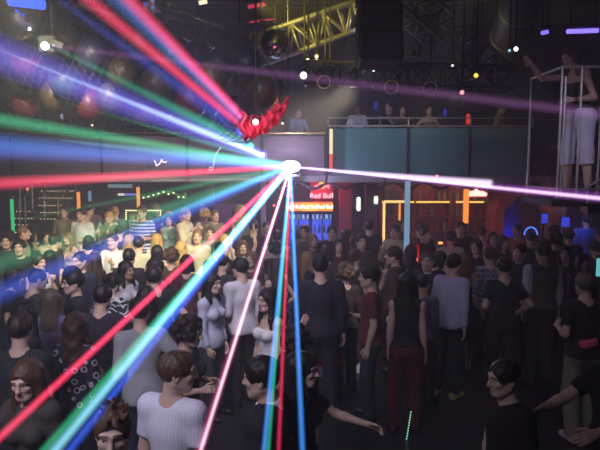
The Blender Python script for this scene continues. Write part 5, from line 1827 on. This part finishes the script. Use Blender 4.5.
# beneath the mezzanine
P_(6, 242, 'man with a lit face at the edge below the green tube', 20, 'm', 'short', HD, 'jacket', CHR, 'down')
P_(19, 248, 'man with a dark scarf just below the green tube', 8, 'm', 'short', HK, 'jumper', BLK, 'down')
P_(30, 233, 'man with a bare neck and pale shirt before the stairs', 110, 'm', 'crop', HL, 'shirt', (.38, .36, .25), 'down', 1.80)
P_(40, 240, 'woman raising both hands in front of the stairs', 25, 'f', 'bun', HD, 'tank', CRM, 'raise', 1.66)
P_(64, 224, 'man with folded sleeves right of the stairs, olive shirt', 0, 'm', 'short', HD, 'shirt', OLV, 'bent', 1.84)
P_(67, 239, 'woman with a cream top near the orange tube', -30, 'f', 'long', HL, 'tank', CRM, 'down')
P_(91, 219, 'tall man in a pale yellow shirt beside the orange tube', 175, 'm', 'short', HK, 'shirt', (.72, .70, .50), ('bent', 'down'), 1.88, bulk=1.12)
P_(89, 242, 'dark haired woman right below the pale yellow shirt', 190, 'f', 'bob', HK, 'blouse', BRN, 'down')
P_(116, 243, 'man in a white shirt with a bluish lit face', -10, 'm', 'crop', HD, 'shirt', WHT_, 'drink', 1.80)
P_(130, 257, 'black haired man in a black shirt ahead of the white shirts', 182, 'm', 'short', HK, 'shirt', BLK, 'down', 1.74)
P_(130, 241, 'woman with long fair hair under the garland', 170, 'f', 'long', (.38, .27, .14), 'tank', CRM, 'down')
P_(141, 225, 'person in a blue and white striped shirt below the garland', -10, 'm', 'short', HB, 'tee', SKY, 'bent', 1.86, tmat=blue_stripe)
P_(158, 240, 'blond woman with a white top in the yellow light', 165, 'f', 'long', HG, 'tee', WHT_, 'down')
P_(146, 247, 'dark haired man in a cream T-shirt seen from behind', 184, 'm', 'short', HK, 'tee', (.66, .62, .46), 'down', 1.76)
P_(158, 254, 'black haired woman in a grey dress seen from behind', 182, 'f', 'bob', HK, 'dress', GRY, 'down')
P_(172, 233, 'woman with a dark bob facing the camera in the yellow light', 0, 'f', 'bob', HK, 'tank', (.30, .50, .45), 'down', 1.68)
P_(170, 256, 'woman with curly brown hair amid the blond dancers', 178, 'f', 'curly', HB, 'blouse', BRN, 'down')
P_(186, 227, 'man in profile with a cream shirt below the blue beam', 70, 'm', 'short', HL, 'shirt', CRM, 'drink', 1.82)
P_(182, 248, 'long haired golden blond woman left of the red beam', 172, 'f', 'wavy', HG, 'tank', CRM, 'down')
P_(197, 237, 'man with a high forehead facing the camera under the red beam', 6, 'm', 'crop', HL, 'tee', (.5, .48, .35), 'down', 1.78)
P_(187, 263, 'dark haired woman crossed by the red slanting beam', 185, 'f', 'bob', HD, 'tee', MAR, 'down')
P_(205, 226, 'woman with fluffy golden hair near the cream cushion', 190, 'f', 'curly', HG, 'blouse', CRM, 'down', 1.72)
P_(212, 234, 'man with arms folded between the red and cyan beams', 0, 'm', 'short', HB, 'tee', (.12, .30, .25), 'across', 1.76)
P_(222, 240, 'woman with a white blouse where the cyan beam is brightest', 200, 'f', 'long', HG, 'blouse', WHT_, 'down')
P_(243, 248, 'woman lifting both arms beside the cyan beam', 14, 'f', 'long', HB, 'tank', CHR, 'up', 1.64)
P_(250, 260, 'woman with a lit face under the raised arms', -15, 'f', 'long', HL, 'tee', BRN, 'down', 1.64)
P_(254, 227, 'tall dark haired man near the slim grey column', 178, 'm', 'short', HK, 'jumper', BLK, 'down', 1.86)
P_(267, 228, 'man with a lit face crossed by the pink beam', 12, 'm', 'crop', HD, 'jumper', NAV, 'down', 1.80)
P_(276, 249, 'woman with round black hair between the pink and azure beams', 175, 'f', 'curly', HK, 'tee', BLK, 'down')
P_(277, 237, 'man in a pinkish shirt behind the round black hair', 185, 'm', 'short', HK, 'shirt', (.45, .28, .28), 'down', 1.78)

# in front of the fridge
P_(304, 232, 'man in a brown jumper in front of the blue lit fridge', -18, 'm', 'quiff', HB, 'jumper', BRN, 'down', 1.80)
P_(314, 241, 'woman with light hair before the fridge doors', 30, 'f', 'bob', HL, 'blouse', CHR, 'down', 1.68)
P_(332, 233, 'man in a black jacket facing the camera beside the fridge', 0, 'm', 'short', HK, 'jacket', BLK, 'down', 1.80)
P_(339, 246, 'smiling woman with long dark hair below the red column', 5, 'f', 'long', HD, 'tank', MAR, 'down')
P_(326, 253, 'dark haired woman seen from behind by the smiling woman', 180, 'f', 'bob', HD, 'tee', CHR, 'down')
P_(349, 236, 'woman in profile in front of the dark recess', 88, 'f', 'long', HD, 'blouse', DRD, 'bent', 1.68)
P_(362, 242, 'man facing the camera below the tall wall lamp', 10, 'm', 'short', HD, 'shirt', CHR, 'down', 1.78)
P_(369, 227, 'tall dark figure behind the man below the wall lamp', 182, 'm', 'short', HK, 'jacket', BLK, 'down', 1.84)
P_(357, 257, 'woman with brown hair tied back behind the dark red polo', 150, 'f', 'pony', HB, 'tee', CHR, 'down', 1.66)
P_(394, 232, 'man in a khaki shirt framed by the yellow rope light', -30, 'm', 'short', HD, 'shirt', (.35, .33, .20), 'drink', 1.82)
P_(311, 260, 'woman with a lit cheek beside the broad man in black', 110, 'f', 'long', HL, 'tee', BLK, 'down', 1.64)

# in front of the bar
P_(430, 236, 'man in a dark jacket leaning at the bar lamps', 30, 'm', 'short', HD, 'jacket', BLK, 'bent', 1.80)
P_(461, 229, 'man in a black jumper before the broad orange tube', -10, 'm', 'short', HK, 'jumper', BLK, 'down', 1.84, bulk=1.08)
P_(449, 238, 'person in a pale grey T-shirt facing the bar', 172, 'm', 'short', HK, 'tee', (.40, .42, .38), 'down', 1.76)
P_(483, 233, 'woman in a top lit pink by the bar', 155, 'f', 'short', HD, 'tee', PNK, 'down', 1.70)  # pink light is put into the colour of the top
P_(493, 239, 'woman with black hair and a red strap beside the pink lit top', -20, 'f', 'bob', HK, 'tank', (.7, .05, .05), 'down', 1.67)
P_(475, 247, 'black haired woman with a shawl behind the plaid shirt', -40, 'f', 'long', HK, 'blouse', BLK, 'across', 1.67)
P_(516, 231, 'man with an orange lit face inside the brick arch', -55, 'm', 'crop', HB, 'jumper', (.30, .10, .06), 'down', 1.78)
P_(530, 238, 'man wearing a glowing blue headband below the arch', 176, 'm', 'short', HK, 'jumper', NAV, 'down', 1.76)
P_(567, 236, 'dark figure beside the second blue screen', 185, 'm', 'short', HK, 'jacket', BLK, 'down', 1.80)
P_(586, 220, 'man in a blue lit shirt standing tallest past the screens', 170, 'm', 'short', HK, 'shirt', (.10, .14, .40), 'bent', 1.90)  # the shirt colour holds the blue light falling on it
P_(599, 233, 'dark haired person half out of the picture near the cyan tube', 190, 'm', 'short', HK, 'jumper', (.05, .06, .12), 'down', 1.78)
P_(554, 240, 'person in a dark hood before the brick pillar', 178, 'm', 'curly', HK, 'jumper', BLK, 'down', 1.78)
P_(505, 243, 'dark haired woman before the brick side of the arch', 20, 'f', 'long', HK, 'tee', BRN, 'down', 1.67)

POS = []
for p in PEOPLE:
    hz = 0.937 * p['H'] - (0.16 * p['kw'].get('lean', 0))
    q = at_z(p['px'], p['py'], hz)
    fwd = Vector((math.sin(p['yaw']), -math.cos(p['yaw']), 0))
    q = q + fwd * (-0.06 - 0.55 * math.sin(p['kw'].get('lean', 0)))
    if p['px'] < 285 and p['py'] <= 243:
        q2 = at_z(p['px'], p['py'], hz + 0.25)
        if q2.y > 11.2:
            q = Vector((max(q2.x, DAIS[0] + 0.1), max(q2.y, 11.65), 0))
    POS.append(Vector((q.x, q.y, 0)))
# nobody stands inside somebody else: neighbours step apart sideways and the farther one back along the line of sight
for it in range(80):
    moved = False
    for i in range(len(POS)):
        for j in range(i):
            d = POS[i] - POS[j]
            if d.length < 0.47:
                k, o = (i, j) if POS[i].y > POS[j].y else (j, i)
                sx = 0.008 if POS[k].x > POS[o].x else -0.008
                POS[k].x += sx
                POS[o].x -= sx * 0.5
                if POS[k].y > 12.0:
                    POS[o] *= (1 - 0.02 / POS[o].length)
                else:
                    POS[k] *= (1 + 0.02 / POS[k].length)
                moved = True
    for q in POS:
        d = q - Vector((at(410, 250, 9.7).x, 9.7, 0))
        if d.length < 0.5:
            q.x += 0.03 if d.x > 0 else -0.03
            moved = True
    if not moved:
        break


def ground(p):
    p.z = 0.25 if DAIS[0] - 0.2 < p.x < DAIS[1] + 0.15 and p.y > 11.2 else 0.0
    if p.z and p.y < 11.5:
        p.y = 11.5
    return p


for i, p in enumerate(PEOPLE):
    Y = ground(POS[i]).y
    h, hh = (0.012, 0.0058) if Y < 5.2 else (0.015, 0.0072) if Y < 7.5 else (0.02, 0.009)
    kw = dict(p['kw'])
    kw.setdefault('lc', random.Random(i).choice([BLK, DNM, CHR, (.02, .02, .025)]))
    make_person(POS[i], p['yaw'], p['label'], H=p['H'], sex=p['sex'], hair=p['hair'], hc=p['hc'], top=p['top'], tc=p['tc'], arms=p['arms'], h=h, hh=hh, seed=i, **kw)

# dancers nothing sets apart: dark figures filling the floor between the others
rf = random.Random(21)
FILL = []
tries = 0
while len(FILL) < 46 and tries < 9000:
    tries += 1
    Y = rf.uniform(5.0, 11.7)
    x = rf.uniform(-0.50, 0.50) * Y * 1.03
    q = Vector((x, Y, 0))
    py = 167 + 583 * 1.25 / Y
    px = 300 + 583 * x / Y
    if py > (312 if px < 185 else 262) or any(-1.6 < Y - o.y < 0 and abs(px - 300 - 583 * o.x / o.y) < 15 for o in POS) or (q - Vector((at(410, 250, 9.7).x, 9.7, 0))).length < 0.55 or (Y > 11.3 and px > 370):
        continue
    if all((q - o).length > 0.56 for o in POS + FILL):
        FILL.append(q)
DAISP = []
tries = 0
while len(DAISP) < 16 and tries < 4000:
    tries += 1
    q = Vector((rf.uniform(DAIS[0] + 1.45, DAIS[1] - 0.3), rf.uniform(11.6, 13.4), 0.25))
    if all((Vector((q.x - o.x, q.y - o.y))).length > 0.5 for o in POS + FILL + DAISP) and min((q - Vector((at(u, 200, 13.0).x, 13.3, 0.25))).length for u in (262.5, 207)) > 0.45 and (q - Vector((at(139, 200, 12.6).x, 12.6, .25))).length > .6:
        DAISP.append(q)
FILL += DAISP
KIND = {'m': ('dark haired man in black, seen from behind, deep in the crowd', 'men in black deep in the crowd'), 'f': ('dark haired woman in black, seen from behind, deep in the crowd', 'women in black deep in the crowd')}
for i, q in enumerate(FILL):
    sx = 'm' if rf.random() < 0.55 else 'f'
    if q.z > 0.1:
        make_person(q, D_(rf.choice([0, 0, 180]) + rf.uniform(-60, 60)), 'guest on the raised floor under the mezzanine, half hidden by the crowd', H=rf.uniform(1.66, 1.84), sex=sx, hair=rf.choice(['short', 'crop'] if sx == 'm' else ['long', 'bob', 'wavy']),
                    hc=rf.choice([HK, HD, HB, HL, HG]), top=rf.choice(['tee', 'shirt']), tc=rf.choice([CRM, WHT_, LGR, GRY, OLV, BRN]), lc=DNM, arms=rf.choice(['down', 'bent', 'drink']), h=0.02, hh=0.009, group='guests on the raised floor under the mezzanine', seed=300 + i)
        continue
    h, hh = (0.014, 0.0072) if q.y < 6 else (0.02, 0.009)
    make_person(q, D_(rf.choice([rf.uniform(140, 220), rf.uniform(140, 220), rf.uniform(90, 270)])), KIND[sx][0], H=rf.uniform(1.70, 1.80) if sx == 'm' else rf.uniform(1.60, 1.68), sex=sx, hair=rf.choice(['short', 'short', 'crop'] if sx == 'm' else ['long', 'bob', 'long']),
                hc=rf.choice([HK, HD]), top=rf.choice(['tee', 'jumper', 'shirt'] if sx == 'm' else ['tee', 'tank', 'blouse']), tc=rf.choice([BLK, CHR, (.02, .018, .028)]), lc=rf.choice([BLK, DNM]), arms=(rf.choice(['down', 'hang', 'bent', 'elbow']), rf.choice(['down', 'hang', 'bent', 'drink'])), lean=rf.uniform(0, .12), roll=rf.uniform(-.06, .06), weight=rf.uniform(-.03, .03), head=(rf.uniform(-.5, .5), rf.uniform(0, .25)),
                h=h, hh=hh, group=KIND[sx][1], seed=100 + i)

# guests on the balconies
def guest(px, py, Y, label, yaw, sex, hair, hc, top, tc, arms='rail', z=2.7, **kw):
    hp = at(px, py, Y)
    H = (hp.z - z) / 0.937
    make_person(Vector((hp.x, Y, z)), D_(yaw), label, H=H, sex=sex, hair=hair, hc=hc, top=top, tc=tc, arms=arms, h=0.02, hh=0.009, seed=int(px), **kw)


guest(298, 113, 13.7, 'guest in a light blue shirt on the mezzanine above the projector', 15, 'm', 'short', HD, 'shirt', (.35, .42, .75))
guest(357.5, 109, 13.2, 'guest in a white shirt leaning on the teal balcony rail', -8, 'm', 'short', HK, 'shirt', (.6, .6, .68), tone='tan')
guest(389, 107, 13.5, 'dark haired guest holding a drink on the teal balcony', -35, 'm', 'short', HK, 'tee', (.04, .04, .09), 'drink')
guest(402, 110, 13.2, 'woman in a dark top at the middle of the teal balcony', 5, 'f', 'long', HD, 'blouse', (.08, .05, .06))
guest(429, 110, 13.2, 'bare shouldered woman with raised elbows on the teal balcony', 0, 'f', 'bun', HD, 'strapless', (.25, .18, .15), 'akimbo')
guest(500, 109, 13.2, 'guest in a pale yellow shirt near the end of the teal balcony', 60, 'm', 'short', HK, 'shirt', (.35, .34, .24), 'bent')
# the dancer in the cage
make_person(Vector((CX + 0.14, CYY + 0.08, CZ)), D_(-68), 'dancer in pale capri trousers leaning on the cage rail, hair hanging', H=1.72, sex='f', hair='wavy', hc=(.09, .05, .035), top='strapless', tc=(.05, .03, .03), arms=('raise', 'bent'), lean=.22,
            head=(0, .3), low='capri', lc=(.66, .62, .74), h=0.012, hh=0.0075, seed=3, stance=.13)

# glowing headband, floor finds
i = [k for k, p in enumerate(PEOPLE) if 'headband' in p['label']][0]
hp = POS[i] + Vector((0, 0, 0.937 * PEOPLE[i]['H'] + 0.03))
r = thing('headband', hp, 'glowing blue headband on the man below the arch', 'headband')
mb = MB()
mb.path([Vector((0.115 * math.cos(t), 0.02, 0.03 + 0.135 * math.sin(t))) for t in [PI * k / 14 for k in range(15)]], 0.013, 7)
mb.build('band', glow('headband_blue', (0.10, 0.20, 1.0), 1.6), r, True)

# held and dropped things
c = HOLD['man in a black V-neck in profile alone at the front'][1]
r = thing('cigarette', c, 'cigarette with a glowing red tip in the hand of the V-neck man', 'cigarette')
MB().tube((0.03, 0, 0), (-0.045, -0.02, 0.03), 0.004, n=8).build('paper', mat('paper', (.7, .68, .62), .8), r)
MB().ball((-0.048, -0.021, 0.031), 0.0085, 8, 6).build('ember', glow('ember', (1.0, 0.05, 0.06), 2.0), r)
c = HOLD['long black haired woman with a bare arm and dark red trousers'][-1]
a, b = at(411, 412, c.y - 0.2), at(404.5, 452, c.y - 0.2)
r = thing('light_string', c, 'string of tiny green lights dangling from the hand of the woman in red trousers', 'light string')
P = [Vector((0, 0, 0))] + [a + (b - a) * (k / 15) - c for k in range(16)]
MB().path(P, 0.004, 6).build('cord', M_black, r)
mb = MB()
for p in P[1:]:
    mb.ball(p, 0.008, 6, 5)
mb.build('bulbs', glow('green_bead', (0.35, 0.9, 0.6), 1.4), r)
c = HOLD['woman with curly light brown hair next to the dark red polo shirt'][1]
r = thing('handbag', c - Vector((0, 0, 0.38)), 'bright red handbag hanging from the hand of the curly haired woman', 'handbag')
MB().plate([(-0.15, 0.0), (0.15, 0.0), (0.17, 0.03), (0.13, 0.2), (0.0, 0.22), (-0.13, 0.2), (-0.17, 0.03)], -0.05, 0.05).build('pouch', mat('red_leather', (.75, .03, .06), .35), r)
MB().box((0, -0.055, 0.13), (0.25, 0.012, 0.05)).build('flap', mat('red_leather_dark', (.4, .02, .04), .35), r)
MB().path([(-0.12, 0, 0.2), (-0.08, 0, 0.33), (0, 0, 0.37), (0.08, 0, 0.33), (0.12, 0, 0.2)], 0.009, 6).build('strap', M_black, r)
q = at_z(359, 367, 0.08)
o = MB().plate([(-0.11, 0.0), (0.1, 0.0), (0.12, 0.03), (0.05, 0.16), (-0.02, 0.1)], -0.02, 0.03).build('napkin', mat('paper', (.75, .76, .72), .8), None, loc=(q.x, q.y, 0))
tag(o, 'crumpled white napkin lying on the floor below the red handbag', 'napkin')
